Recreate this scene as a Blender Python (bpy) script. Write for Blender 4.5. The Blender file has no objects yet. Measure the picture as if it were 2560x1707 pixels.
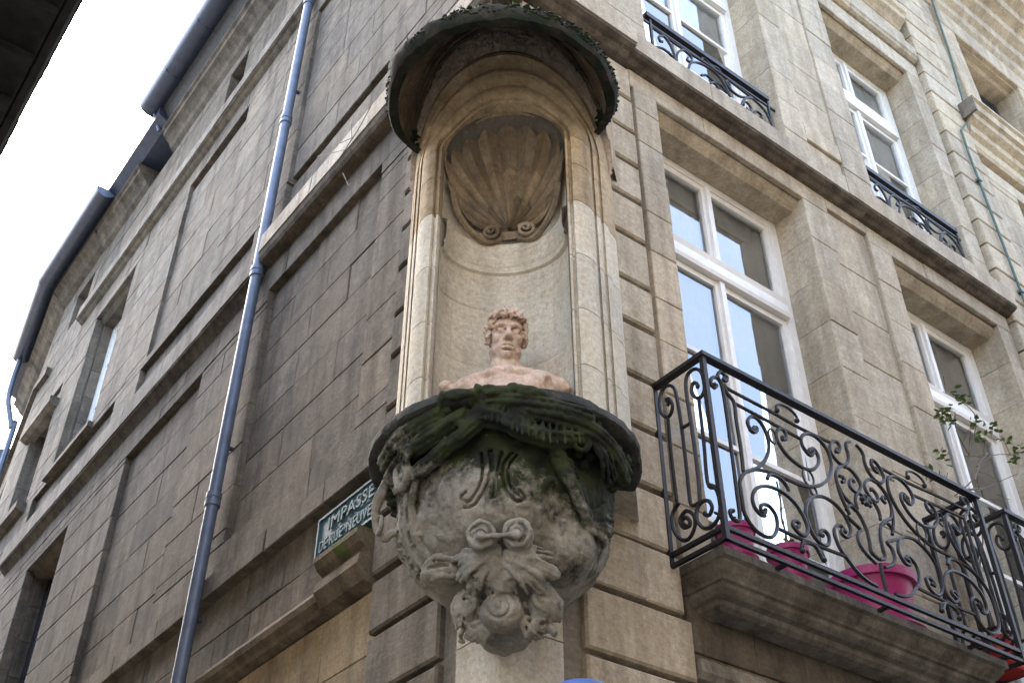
import bpy, bmesh, math, random
import numpy as np
from mathutils import Vector, Matrix, noise
random.seed(11); np.random.seed(5)
R_ = math.radians
scn = bpy.context.scene
C = scn.collection

# ---------------------------------------------------------------- camera, sky, sun, exposure
cam = bpy.data.cameras.new('camera'); camo = bpy.data.objects.new('camera', cam); C.objects.link(camo)
camo.location = (-2.582337, -3.438246, 1.6)
camo.rotation_euler = (R_(90 + 38.5), 0, R_(52.7 - 90))
cam.sensor_width = 36; cam.lens = 36 * 2775 / 2560; cam.clip_end = 2000; cam.clip_start = .05
scn.camera = camo
SUN_EL, SUN_AZ = 50, 80          # azimuth of the sun: angle from +X, counter-clockwise
w = bpy.data.worlds.new('World'); scn.world = w; w.use_nodes = True
nt = w.node_tree; nt.nodes.clear()
sky = nt.nodes.new('ShaderNodeTexSky'); sky.sky_type = 'NISHITA'; sky.sun_disc = False
sky.sun_elevation = R_(SUN_EL); sky.sun_rotation = R_(90 - SUN_AZ); sky.air_density = 1.2; sky.dust_density = 6.0; sky.ozone_density = 1.5
hs = nt.nodes.new('ShaderNodeHueSaturation'); hs.inputs['Saturation'].default_value = .85
bg = nt.nodes.new('ShaderNodeBackground'); bg.inputs[1].default_value = .15
wo = nt.nodes.new('ShaderNodeOutputWorld')
nt.links.new(sky.outputs[0], hs.inputs['Color']); nt.links.new(hs.outputs[0], bg.inputs[0]); nt.links.new(bg.outputs[0], wo.inputs[0])
sl = bpy.data.lights.new('sun', 'SUN'); sl.energy = 3.0; sl.angle = R_(.53); sl.color = (1, .95, .87)
so = bpy.data.objects.new('sun', sl); C.objects.link(so); so.location = (0, -4, 30)
sd = Vector((math.cos(R_(SUN_EL)) * math.cos(R_(SUN_AZ)), math.cos(R_(SUN_EL)) * math.sin(R_(SUN_AZ)), math.sin(R_(SUN_EL))))
so.rotation_euler = sd.to_track_quat('Z', 'Y').to_euler()
vs = scn.view_settings; vs.view_transform = 'Standard'; vs.look = 'None'; vs.gamma = 1; vs.use_curve_mapping = False
vs.exposure = 3.35

# ---------------------------------------------------------------- materials
def mat(name):
    m = bpy.data.materials.new(name); m.use_nodes = True
    nt = m.node_tree; b = nt.nodes['Principled BSDF']
    return m, nt, b
def nd(nt, t, ins=None, **kw):
    n = nt.nodes.new('ShaderNode' + t)
    for k, v in kw.items(): setattr(n, k, v)
    for k, v in (ins or {}).items():
        if hasattr(v, 'is_output') or isinstance(v, bpy.types.NodeSocket): nt.links.new(v, n.inputs[k])
        else: n.inputs[k].default_value = v
    return n
def ramp(nt, fac, stops):
    n = nt.nodes.new('ShaderNodeValToRGB'); nt.links.new(fac, n.inputs[0])
    e = n.color_ramp.elements
    while len(e) < len(stops): e.new(.5)
    for i, (p, c) in enumerate(stops):
        e[i].position = p; e[i].color = (c, c, c, 1) if isinstance(c, (int, float)) else (*c, 1)
    return n.outputs[0]
def mixc(nt, fac, a, b, mode='MIX'):
    n = nt.nodes.new('ShaderNodeMix'); n.data_type = 'RGBA'; n.blend_type = mode
    for s, v in ((n.inputs[0], fac), (n.inputs[6], a), (n.inputs[7], b)):
        if isinstance(v, bpy.types.NodeSocket): nt.links.new(v, s)
        elif isinstance(v, (int, float)): s.default_value = v
        else: s.default_value = (*v, 1)
    return n.outputs[2]
def stone(name, c1, c2, c3, grime=(.35, .33, .31), gamt=.6, rnd=.35, bump=.5, moss=None, seed=0., streak=1., pits=.5):
    m, nt, b = mat(name)
    g = nd(nt, 'NewGeometry')
    mp = nd(nt, 'Mapping', {'Vector': g.outputs['Position'], 'Location': (seed, seed * .7, 0)}); P = mp.outputs[0]
    oi = nd(nt, 'ObjectInfo')
    off = nd(nt, 'VectorMath', {0: P}, operation='ADD'); 
    sc = nd(nt, 'VectorMath', {0: (37., 19., 11.), 'Scale': oi.outputs['Random']}, operation='SCALE'); nt.links.new(sc.outputs[0], off.inputs[1])
    n1 = nd(nt, 'TexNoise', {'Vector': P, 'Scale': 1.1, 'Detail': 7., 'Roughness': .62})
    n2 = nd(nt, 'TexNoise', {'Vector': off.outputs[0], 'Scale': 7., 'Detail': 9., 'Roughness': .66})
    st = nd(nt, 'Mapping', {'Vector': P, 'Scale': (3.2, 3.2, .3)})
    n3 = nd(nt, 'TexNoise', {'Vector': st.outputs[0], 'Scale': 1.7, 'Detail': 8., 'Roughness': .65})
    bd = nd(nt, 'Mapping', {'Vector': P, 'Scale': (1.5, 1.5, 26.)})
    n5 = nd(nt, 'TexNoise', {'Vector': bd.outputs[0], 'Scale': 2.2, 'Detail': 5., 'Roughness': .6})
    n4 = nd(nt, 'TexNoise', {'Vector': P, 'Scale': 95., 'Detail': 4., 'Roughness': .7})
    n6 = nd(nt, 'TexNoise', {'Vector': off.outputs[0], 'Scale': 38., 'Detail': 6., 'Roughness': .75})
    vo = nd(nt, 'TexVoronoi', {'Vector': off.outputs[0], 'Scale': 30., 'Randomness': 1.})
    col = mixc(nt, ramp(nt, n1.outputs[0], [(.32, 0.), (.68, 1.)]), c1, c2)
    col = mixc(nt, ramp(nt, n2.outputs[0], [(.42, 0.), (.72, 1.)]), col, c3)
    hue = mixc(nt, oi.outputs['Random'], (1.05, .99, .88), (.93, .97, 1.02))
    col = mixc(nt, min(1., rnd * 1.6), col, mixc(nt, 1., col, hue, 'MULTIPLY'))
    bri = nd(nt, 'MapRange', {'Value': nd(nt, 'Math', {0: oi.outputs['Random'], 1: 7.31}, operation='MULTIPLY').outputs[0]}, )
    fr = nd(nt, 'Math', {0: nd(nt, 'Math', {0: oi.outputs['Random'], 1: 7.31}, operation='MULTIPLY').outputs[0]}, operation='FRACT')
    bv = nd(nt, 'MapRange', {'Value': fr.outputs[0], 'From Min': 0., 'From Max': 1., 'To Min': 1 - rnd * .6, 'To Max': 1 + rnd * .4})
    col = mixc(nt, 1., col, nd(nt, 'CombineColor', {0: bv.outputs[0], 1: bv.outputs[0], 2: bv.outputs[0]}).outputs[0], 'MULTIPLY')
    col = mixc(nt, .35, col, mixc(nt, n5.outputs[0], (.55, .54, .52), (1.35, 1.33, 1.3)), 'MULTIPLY')
    gm = ramp(nt, n3.outputs[0], [(.45, 0.), (.7, gamt)])
    col = mixc(nt, gm, col, mixc(nt, 1., col, grime, 'MULTIPLY'))
    blk = ramp(nt, n1.outputs[0], [(.2, .5 * streak), (.36, 0.)])
    col = mixc(nt, blk, col, (.07, .065, .06))
    pm = nd(nt, 'Math', {0: ramp(nt, vo.outputs['Distance'], [(.06, 1.), (.17, 0.)]), 1: ramp(nt, n2.outputs[0], [(.5, 0.), (.6, pits)])}, operation='MULTIPLY')
    col = mixc(nt, pm.outputs[0], col, (.09, .075, .06))
    col = mixc(nt, .5, col, mixc(nt, n4.outputs[0], (.55, .55, .55), (1.45, 1.45, 1.45)), 'MULTIPLY')
    col = mixc(nt, .62, col, mixc(nt, ramp(nt, n6.outputs[0], [(.32, 0.), (.68, 1.)]), (.62, .60, .57), (1.36, 1.37, 1.38)), 'MULTIPLY')
    if moss:
        mz0, mz1, mlo, mhi, mc1, mc2 = moss[:6]     # moss grows densest between heights mz0..mz1
        sx = nd(nt, 'SeparateXYZ', {0: g.outputs['Position']})
        mz = nd(nt, 'MapRange', {'Value': sx.outputs[2], 'From Min': mz0, 'From Max': mz1, 'To Min': mlo, 'To Max': mhi})
        nm = nd(nt, 'TexNoise', {'Vector': P, 'Scale': 5.5, 'Detail': 9., 'Roughness': .7})
        su = nd(nt, 'Math', {0: nm.outputs[0], 1: mz.outputs[0]}, operation='ADD')
        if len(moss) > 6:      # damper on the side towards the street
            sd_ = nd(nt, 'VectorMath', {0: g.outputs['Position'], 1: (.7071, -.7071, 0)}, operation='DOT_PRODUCT')
            su = nd(nt, 'Math', {0: sd_.outputs['Value'], 1: moss[6], 2: su.outputs[0]}, operation='MULTIPLY_ADD')
        mk = ramp(nt, su.outputs[0], [(.52, 0.), (.66, 1.)])
        mcol = mixc(nt, ramp(nt, nd(nt, 'TexNoise', {'Vector': P, 'Scale': 9., 'Detail': 8.}).outputs[0], [(.4, 0.), (.65, 1.)]), mc1, mc2)
        col = mixc(nt, mk, col, mcol)
    nt.links.new(col, b.inputs['Base Color']); b.inputs['Roughness'].default_value = .92; b.inputs['Specular IOR Level'].default_value = .25
    h = nd(nt, 'Math', {0: n2.outputs[0], 1: .8}, operation='MULTIPLY')
    h = nd(nt, 'Math', {0: n6.outputs[0], 1: .45, 2: h.outputs[0]}, operation='MULTIPLY_ADD')
    h = nd(nt, 'Math', {0: n4.outputs[0], 1: .22, 2: h.outputs[0]}, operation='MULTIPLY_ADD')
    h = nd(nt, 'Math', {0: pm.outputs[0], 1: -.5, 2: h.outputs[0]}, operation='MULTIPLY_ADD')
    h = nd(nt, 'Math', {0: n5.outputs[0], 1: .25, 2: h.outputs[0]}, operation='MULTIPLY_ADD')
    bp = nd(nt, 'Bump', {'Height': h.outputs[0], 'Strength': bump, 'Distance': .02})
    nt.links.new(bp.outputs[0], b.inputs['Normal'])
    return m
def plain(name, col, rough=.5, metal=0., var=.25, scale=14., bump=.15, spec=.5):
    m, nt, b = mat(name)
    g = nd(nt, 'NewGeometry')
    n = nd(nt, 'TexNoise', {'Vector': g.outputs['Position'], 'Scale': scale, 'Detail': 7., 'Roughness': .6})
    lo = tuple(c * (1 - var) for c in col); hi = tuple(min(1, c * (1 + var)) for c in col)
    nt.links.new(mixc(nt, ramp(nt, n.outputs[0], [(.3, 0.), (.7, 1.)]), lo, hi), b.inputs['Base Color'])
    b.inputs['Roughness'].default_value = rough; b.inputs['Metallic'].default_value = metal; b.inputs['Specular IOR Level'].default_value = spec
    if bump:
        bp = nd(nt, 'Bump', {'Height': n.outputs[0], 'Strength': bump, 'Distance': .01}); nt.links.new(bp.outputs[0], b.inputs['Normal'])
    return m
M = {}
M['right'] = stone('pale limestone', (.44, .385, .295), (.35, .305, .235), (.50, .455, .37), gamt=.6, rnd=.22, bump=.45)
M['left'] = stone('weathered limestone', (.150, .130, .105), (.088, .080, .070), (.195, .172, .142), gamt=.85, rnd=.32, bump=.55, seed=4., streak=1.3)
M['ochre'] = stone('ochre limestone', (.29, .225, .135), (.22, .17, .11), (.33, .27, .185), gamt=.75, rnd=.4, bump=.55, seed=9.)
M['niche'] = stone('cream niche stone', (.53, .485, .39), (.47, .435, .36), (.56, .54, .48), gamt=.45, rnd=.16, bump=.3, seed=2., streak=.4, pits=.8)
M['arch'] = stone('stained arch stone', (.42, .335, .215), (.31, .245, .16), (.50, .42, .30), gamt=.7, rnd=.25, bump=.45, seed=7.)
M['shell'] = stone('brown shell stone', (.22, .172, .118), (.15, .12, .09), (.31, .255, .185), gamt=.6, rnd=.45, bump=.5, seed=13.)
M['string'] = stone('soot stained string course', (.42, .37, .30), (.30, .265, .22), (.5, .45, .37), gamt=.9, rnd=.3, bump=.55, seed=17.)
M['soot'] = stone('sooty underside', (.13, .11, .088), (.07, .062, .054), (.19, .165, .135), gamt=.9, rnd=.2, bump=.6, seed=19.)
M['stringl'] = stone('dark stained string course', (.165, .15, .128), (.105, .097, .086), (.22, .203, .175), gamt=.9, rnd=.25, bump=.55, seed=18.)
M['corbel'] = stone('grey carved stone', (.255, .24, .205), (.18, .17, .148), (.32, .305, .265), gamt=.7, rnd=.1, bump=.6, seed=3., moss=(3.78, 4.10, -.10, .30, (.010, .012, .009), (.030, .040, .015), .28))
M['shelf'] = stone('dark mossy slab', (.045, .048, .047), (.025, .028, .027), (.08, .085, .08), gamt=.7, rnd=.1, bump=.8, seed=5., moss=(4.0, 4.4, -.06, -.02, (.02, .03, .015), (.04, .055, .03)))
M['canopy'] = stone('black mossy canopy', (.034, .032, .026), (.018, .018, .016), (.055, .05, .04), gamt=.8, rnd=.1, bump=.9, seed=21., moss=(6.62, 6.5, .0, .12, (.005, .008, .005), (.012, .021, .009)))
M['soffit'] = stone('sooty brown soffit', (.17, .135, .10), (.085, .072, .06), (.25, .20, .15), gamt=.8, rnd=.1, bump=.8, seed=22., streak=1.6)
M['dome'] = stone('shade darkened dome stone', (.16, .15, .132), (.11, .104, .094), (.21, .195, .17), gamt=.5, rnd=.1, bump=.4, seed=14.)  # shade behind the arch put into the half dome's colour, darker than its neighbours
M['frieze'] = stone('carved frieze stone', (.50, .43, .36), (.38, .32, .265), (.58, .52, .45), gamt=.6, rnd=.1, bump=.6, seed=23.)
M['mossmould'] = stone('mossy moulding', (.12, .095, .065), (.075, .062, .048), (.17, .14, .10), gamt=.8, rnd=.2, bump=.6, seed=25., moss=(4.3, 4.6, -.1, .16, (.03, .045, .012), (.085, .12, .028)))
M['slab'] = stone('sooty balcony slab', (.20, .183, .155), (.125, .115, .10), (.28, .258, .22), gamt=.9, rnd=.2, bump=.6, seed=27.)
M['terracotta'] = stone('pink terracotta', (.53, .405, .33), (.45, .335, .27), (.60, .49, .41), gamt=.6, rnd=.05, bump=.3, seed=31., streak=.5, pits=.4, grime=(.5, .48, .42))
M['mortar'] = stone('mortar', (.22, .195, .16), (.16, .142, .118), (.26, .23, .19), gamt=.5, rnd=0., bump=.3, seed=33.)
M['iron'] = plain('black wrought iron', (.012, .011, .013), .48, .0, .35, 40., .2, .3)
M['zinc'] = plain('blue grey zinc', (.115, .145, .205), .45, .2, .22, 9., .1)
M['darkzinc'] = plain('dark zinc gutter', (.045, .06, .095), .36, .3, .25, 8., .1)
M['slate'] = plain('slate roof', (.05, .052, .06), .7, 0., .35, 20., .3)
M['white'] = plain('white window paint', (.72, .72, .70), .42, 0., .07, 12., .05)
M['curtain'] = plain('sheer curtain', (.8, .81, .83), .9, 0., .12, 3., 0.)
M['room'] = plain('dim room', (.16, .15, .145), .9, 0., .2, 2., 0.)
M['pot'] = plain('magenta plastic', (.36, .016, .15), .38, 0., .08, 6., 0.)
M['redpot'] = plain('red plastic', (.42, .02, .03), .4, 0., .08, 6., 0.)
M['soil'] = plain('potting soil', (.03, .022, .016), .95, 0., .4, 60., .6)
M['leaf'] = plain('green leaf', (.085, .15, .032), .5, 0., .45, 25., .1)
M['moss'] = plain('moss', (.018, .03, .010), .95, 0., .5, 60., .7)
M['twig'] = plain('dry twig', (.12, .09, .065), .8, 0., .3, 60., .2)
M['signblue'] = plain('verdigris sign enamel', (.035, .085, .115), .5, .1, .4, 16., .3)
M['signletter'] = plain('worn letter paint', (.075, .135, .155), .6, 0., .4, 30., .2)
M['tar'] = plain('dark timber eave', (.028, .028, .032), .8, 0., .5, 6., .4)
M['asphalt'] = plain('asphalt', (.055, .053, .05), .9, 0., .25, 30., .4)
M['plaster'] = plain('opposite plaster', (.21, .185, .155), .9, 0., .2, 3., .2)
M['blacksash'] = plain('dark painted sash', (.03, .03, .035), .4, 0., .2, 10., .1)
M['copper'] = plain('green copper pipe', (.055, .10, .082), .6, .1, .35, 12., .2)
M['roundblue'] = plain('blue sign rim', (.05, .13, .42), .35, 0., .1, 8., 0.)
M['roundwhite'] = plain('white sign face', (.7, .74, .76), .35, 0., .05, 8., 0.)
def glassmat():
    m, nt, b = mat('window glass'); nt.nodes.remove(b)
    t = nd(nt, 'BsdfTransparent', {'Color': (.94, .96, .96, 1)}); gl = nd(nt, 'BsdfGlossy', {'Color': (.93, .97, 1, 1), 'Roughness': .0})
    g = nd(nt, 'NewGeometry'); ns = nd(nt, 'TexNoise', {'Vector': g.outputs['Position'], 'Scale': 2.6, 'Detail': 1.})
    bp = nd(nt, 'Bump', {'Height': ns.outputs[0], 'Strength': .03, 'Distance': .05}); nt.links.new(bp.outputs[0], gl.inputs['Normal'])
    f = nd(nt, 'Fresnel', {'IOR': 2.8}); mx = nd(nt, 'MixShader', {0: f.outputs[0]})
    nt.links.new(t.outputs[0], mx.inputs[1]); nt.links.new(gl.outputs[0], mx.inputs[2])
    nt.links.new(mx.outputs[0], nt.nodes['Material Output'].inputs[0]); return m
M['glass'] = glassmat()

# ---------------------------------------------------------------- geometry helpers
def FRf(a, o, z): return (a, -o, z)                    # street front: a runs along +X, o comes out of the wall
def FLf(a, o, z): return (-o, a, z)                    # alley front: a runs along +Y
Q2 = 1 / math.sqrt(2)
def FDf(a, o, z): return ((a - o) * Q2, (-o - a) * Q2, z)   # the corner's diagonal
BEND = R_(8)
def FBf(a, o, z):                                      # house beyond the bend of the alley (a counted from y = 12)
    d = (math.sin(BEND), math.cos(BEND)); n = (-math.cos(BEND), math.sin(BEND))
    return (d[0] * a + n[0] * o, 12 + d[1] * a + n[1] * o, z)
class MB:
    def __init__(s): s.v = []; s.f = []
    def add(s, vs, fs):
        k = len(s.v); s.v += [tuple(map(float, p)) for p in vs]; s.f += [tuple(i + k for i in f) for f in fs]; return s
    def box(s, fr, a0, a1, o0, o1, z0, z1):
        return s.add([fr(a, o, z) for a in (a0, a1) for o in (o0, o1) for z in (z0, z1)],
                     [(0, 1, 3, 2), (4, 6, 7, 5), (0, 4, 5, 1), (2, 3, 7, 6), (0, 2, 6, 4), (1, 5, 7, 3)])
    def block(s, fr, a0, a1, ob, of, z0, z1, c=.006):   # a stone: box with a chamfered face
        vs = [fr(a, ob, z) for a, z in ((a0, z0), (a1, z0), (a1, z1), (a0, z1))] + [fr(a, of - c, z) for a, z in ((a0, z0), (a1, z0), (a1, z1), (a0, z1))] \
            + [fr(a, of, z) for a, z in ((a0 + c, z0 + c), (a1 - c, z0 + c), (a1 - c, z1 - c), (a0 + c, z1 - c))]
        fs = [(3, 2, 1, 0), (8, 9, 10, 11)]
        for i in range(4):
            j = (i + 1) % 4; fs += [(i, j, 4 + j, 4 + i), (4 + i, 4 + j, 8 + j, 8 + i)]
        return s.add(vs, fs)
    def prism(s, fr, prof, a0, a1, m0=0., m1=0.):       # profile of (o, z) run along a; m0/m1 mitre the ends by o
        n = len(prof)
        vs = [fr(a0 + m0 * o, o, z) for o, z in prof] + [fr(a1 + m1 * o, o, z) for o, z in prof]
        return s.add(vs, [tuple(range(n)), tuple(range(2 * n - 1, n - 1, -1))] + [(i, (i + 1) % n, n + (i + 1) % n, n + i) for i in range(n)])
    def grid(s, pts, closed=False):                     # rows of points
        r, c = len(pts), len(pts[0]); vs = [p for row in pts for p in row]; fs = []
        for i in range(r - 1):
            for j in range(c if closed else c - 1):
                k = (j + 1) % c; fs.append((i * c + j, i * c + k, (i + 1) * c + k, (i + 1) * c + j))
        return s.add(vs, fs)
    def tube(s, pts, rad, n=6, cap=True, twist=0.):
        pts = [Vector(p) for p in pts]; rows = []
        up = None
        for i, p in enumerate(pts):
            t = (pts[min(i + 1, len(pts) - 1)] - pts[max(i - 1, 0)])
            if t.length < 1e-9: t = Vector((0, 0, 1))
            t.normalize()
            if up is None: up = t.orthogonal().normalized()
            up = (up - t * up.dot(t)); up = up.normalized() if up.length > 1e-6 else t.orthogonal().normalized()
            sd = t.cross(up); r = rad[i] if isinstance(rad, (list, tuple)) else rad
            rows.append([tuple(p + (up * math.cos(2 * math.pi * k / n + twist) + sd * math.sin(2 * math.pi * k / n + twist)) * r) for k in range(n)])
        b = len(s.v); s.grid(rows, True)
        if cap: s.f += [tuple(b + k for k in range(n - 1, -1, -1)), tuple(b + (len(rows) - 1) * n + k for k in range(n))]
        return s
    def lathe(s, c, prof, n=24, ax=((1, 0, 0), (0, 1, 0), (0, 0, 1)), a0=0., a1=2 * math.pi):
        c = Vector(c); X, Y, Z = map(Vector, ax); full = abs(a1 - a0 - 2 * math.pi) < 1e-6; m = n if full else n + 1
        rows = [[tuple(c + (X * math.cos(a0 + (a1 - a0) * k / n) + Y * math.sin(a0 + (a1 - a0) * k / n)) * r + Z * h) for k in range(m)] for r, h in prof]
        return s.grid(rows, full)
    def build(s, name, m, parent=None, smooth=False, fixn=True):
        me = bpy.data.meshes.new(name); me.from_pydata(s.v, [], s.f)
        if fixn:
            bm = bmesh.new(); bm.from_mesh(me); bmesh.ops.recalc_face_normals(bm, faces=bm.faces); bm.to_mesh(me); bm.free()
        if smooth:
            me.polygons.foreach_set('use_smooth', [True] * len(me.polygons))
            if smooth != 2: me.set_sharp_from_angle(angle=R_(38))
        me.materials.append(M[m] if isinstance(m, str) else m); me.update()
        o = bpy.data.objects.new(name, me); C.objects.link(o)
        if parent: attach(o, parent)
        return o
def attach(o, parent):
    o.parent = parent
    if parent.parent is None: o.matrix_parent_inverse = Matrix.Translation(-parent.location)
def tag(o, label=None, cat=None, group=None, kind=None):
    for k, v in (('label', label), ('category', cat), ('group', group), ('kind', kind)):
        if v: o[k] = v
    return o
def thing(name, loc, label, cat, group=None):
    e = bpy.data.objects.new(name, None); C.objects.link(e); e.location = loc; e.empty_display_size = .2
    return tag(e, label, cat, group)
def cat_rom(p, n=6):
    p = [Vector(q) for q in p]; out = []
    for i in range(len(p) - 1):
        a, b, c, d = p[max(i - 1, 0)], p[i], p[i + 1], p[min(i + 2, len(p) - 1)]
        for k in range(n):
            t = k / n; out.append(.5 * ((2 * b) + (c - a) * t + (2 * a - 5 * b + 4 * c - d) * t * t + (3 * b - a - 3 * c + d) * t ** 3))
    return out + [p[-1]]
def ashlar(parent, fr, a0, a1, zs, o, m, lmin=.55, lmax=1.05, holes=(), gap=.0025, depth=.07, name='stone_block', c=.004, jit=.0035, offs=None):
    """courses of separate stones between the heights zs, leaving the holes (a0,a1,z0,z1) open"""
    zs = sorted(set([round(z, 3) for z in zs] + [round(h[k], 3) for h in holes for k in (2, 3) if zs[0] < h[k] < zs[-1]]))
    z2 = [zs[0]]
    for z in zs[1:]:
        if z - z2[-1] > .07 or z == zs[-1]: z2.append(z)
    for i in range(len(z2) - 1):
        zA, zB = z2[i], z2[i + 1]; iv = [(a0, a1)]
        for h in holes:
            if h[2] < zB - .02 and h[3] > zA + .02:
                iv = [q for (p, r) in iv for q in ((p, min(r, h[0])), (max(p, h[1]), r)) if q[1] - q[0] > .02]
        for p, r in iv:
            gp = gap * random.uniform(.4, 2.2)
            n = max(1, round((r - p) / random.uniform(lmin, lmax)))
            cuts = [p + (r - p) * k / n for k in range(n + 1)]
            sh = ((i % 2) - .5) * .5 * (r - p) / n if n > 1 else 0
            for k in range(1, n): cuts[k] += sh + random.uniform(-.08, .08)
            for k in range(n):
                oo = o + random.uniform(-jit, jit)
                MB().block(fr, cuts[k] + gp / 2, cuts[k + 1] - gp / 2, oo - depth, oo, zA + gp / 2, zB - gp / 2, c * random.uniform(.5, 2.)).build(name, m, parent, fixn=False)
def wallcore(fr, a0, a1, z0, z1, holes, o1, o0):
    """backing wall with openings, as boxes between the hole edges"""
    mb = MB(); holes = [(h[0] - .03, h[1] + .03, h[2] - .02, h[3] + .03) for h in holes]; A = sorted(set([a0, a1] + [v for h in holes for v in h[:2] if a0 < v < a1])); Z = sorted(set([z0, z1] + [v for h in holes for v in h[2:4] if z0 < v < z1]))
    for i in range(len(A) - 1):
        run = None
        for j in range(len(Z) - 1):
            ca, cz = (A[i] + A[i + 1]) / 2, (Z[j] + Z[j + 1]) / 2
            solid = not any(h[0] < ca < h[1] and h[2] < cz < h[3] for h in holes)
            if solid: run = [Z[j], Z[j + 1]] if run is None else [run[0], Z[j + 1]]
            if (not solid or j == len(Z) - 2) and run:
                mb.box(fr, A[i], A[i + 1], o0, o1, *run); run = None
    return mb

# ================================================================= setting
g = MB(); g.add([(-60, -60, 0), (60, -60, 0), (60, 60, 0), (-60, 60, 0)], [(0, 1, 2, 3)])
tag(g.build('street', 'asphalt'), kind='structure')
def slabwalk(x0, x1, y0, y1): return MB().box(lambda a, o, z: (a, o, z), x0, x1, y0, y1, -.2, .13)
tag(slabwalk(0, 30, -1.1, -.0).build('pavement', 'plaster'), kind='structure')
tag(slabwalk(-30, 30, -6.6, -5.6).build('pavement', 'plaster'), kind='structure')

# ================================================================= the corner house
house = thing('corner_house', (2, 2, 0), 'old limestone corner house with blind panels towards the alley and tall windows over the balconies', 'building')
W1 = (1.33, 2.87, 4.10, 7.83); W2 = (3.96, 5.44, 4.10, 7.80); W3 = (1.30, 2.84, 8.20, 11.36); W4 = (3.96, 5.40, 8.20, 11.36)
RH = [W1, W2, W3, W4]
NH = (-.1, .33, 4.25, 6.85)
wr = wallcore(FRf, .02, 5.65, 0, 15.2, RH + [NH], -.055, -.55).build('facade_wall', 'mortar', house)
WL = (7.75, 9.05, 5.0, 7.43); WU = (8.0, 9.38, 8.85, 11.36); VENT = (5.33, 5.85, 12.45, 13.05)
wl = wallcore(FLf, .02, 10.2, 0, 14.0, [WL, WU, VENT, NH], -.10, -.55).build('facade_wall', 'mortar', house)
MB().box(lambda a, o, z: (a, o, z), .6, 5.6, .6, 10.1, 13.9, 14.0).build('attic_floor', 'mortar', house)
MB().box(lambda a, o, z: (a, o, z), 5.3, 5.6, .6, 10.1, 0, 13.9).build('back_wall', 'mortar', house)
MB().box(lambda a, o, z: (a, o, z), 2.4, 5.3, 3.1, 10.1, 0, 13.9).build('inner_core', 'room', house)
for z in (3.9, 8.05, 11.6): MB().box(lambda a, o, z: (a, o, z), .56, 5.3, .56, 10.1, z, z + .12).build('floor_slab', 'room', house)
def lv(z0, z1, h): n = max(1, round((z1 - z0) / h)); return [z0 + (z1 - z0) * k / n for k in range(n + 1)]

# ---- street front: rusticated corner, pilaster strip, piers, fascias
QZ = [4.16, 4.50, 4.86, 5.195, 5.57, 5.895, 6.27, 6.615, 6.95, 7.28, 7.62, 7.98]
for i in range(len(QZ) - 1):
    qa = .36 if 4.3 < QZ[i] < 6.9 else .10
    MB().block(FRf, qa, 1.06, -.06, .018 + random.uniform(-.003, .003), QZ[i] + .017, QZ[i + 1] - .017, .012).build('quoin_block', 'right', wr, fixn=False)
    MB().block(FLf, qa, 1.13, -.11, .012 + random.uniform(-.003, .003), QZ[i] + .04, QZ[i + 1] + .008, .012).build('quoin_block', 'left', wl, fixn=False)
for z0, z1 in ((2.5, 2.86), (2.87, 3.19), (3.20, 3.53), (3.53, 3.855), (3.855, 4.16)):   # bigger blocks under the corbel
    s = .5 if z1 > 3.6 else .1
    if z0 == 3.855:
        MB().block(FRf, .30, .815, -.06, .02, z0 + .015, z1 - .002, .008).build('quoin_block', 'right', wr, fixn=False)
        MB().block(FRf, .82, 1.06, -.06, .016, z0 + .015, z1 - .002, .008).build('quoin_block', 'right', wr, fixn=False)
    else: MB().block(FRf, .43, 1.10, -.06, .02, z0 + .015, z1 - .015, .012).build('quoin_block', 'right', wr, fixn=False)
    MB().block(FLf, .47, 1.10, -.11, .02, z0 + .015, z1 - .015, .012).build('quoin_block', 'left', wl, fixn=False)
    MB().block(FRf, .33, .425, -.06, -.03, z0 + .003, z1 - .003, .004).build('quoin_block', 'niche', wr, fixn=False)
    MB().block(FLf, .36, .465, -.11, -.03, z0 + .003, z1 - .003, .004).build('quoin_block', 'niche', wl, fixn=False)
    b = MB(); b.add([FRf(.02, .012, zz) for zz in (z0 + .003, z1 - .003)] + [FRf(.30, .012, zz) for zz in (z0 + .003, z1 - .003)] + [FRf(.30, -.2, zz) for zz in (z0 + .003, z1 - .003)] + [FLf(.33, -.2, zz) for zz in (z0 + .003, z1 - .003)] + [FLf(.33, .012, zz) for zz in (z0 + .003, z1 - .003)] + [FLf(.02, .012, zz) for zz in (z0 + .003, z1 - .003)],
            [(0, 2, 3, 1), (2, 4, 5, 3), (4, 6, 7, 5), (6, 8, 9, 7), (8, 10, 11, 9), (10, 0, 1, 11), (0, 10, 8, 6, 4, 2), (1, 3, 5, 7, 9, 11)])
    b.build('corner_strip', 'niche', wr)
ashlar(wr, FRf, 1.105, 1.33, QZ, 0, 'right', 9, 9, name='pilaster_block', depth=.3)
CR = lv(4.16, 7.83, .43)
ashlar(wr, FRf, 2.87, 3.17, CR, 0, 'right', 9, 9, name='pier_block', depth=.3)
ashlar(wr, FRf, 3.17, 3.66, [4.16, 4.6, 5.05, 5.5, 5.97, 6.42, 6.88, 7.35, 7.90], -.03, 'right', 9, 9, name='pier_block', depth=.2)
ashlar(wr, FRf, 3.66, 3.96, CR, 0, 'right', 9, 9, name='pier_block', depth=.3)
ashlar(wr, FRf, 5.44, 5.65, CR, 0, 'right', 9, 9, name='pier_block', depth=.3)
ashlar(wr, FRf, 1.07, 3.17, [7.83, 8.02], 0, 'right', .7, 1.1, depth=.04)
ashlar(wr, FRf, 3.66, 5.65, [7.83, 8.02], 0, 'right', .7, 1.1, depth=.04)
ashlar(wr, FRf, 3.17, 3.66, [7.90, 8.02], 0, 'right', 9, 9, depth=.04)
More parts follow.
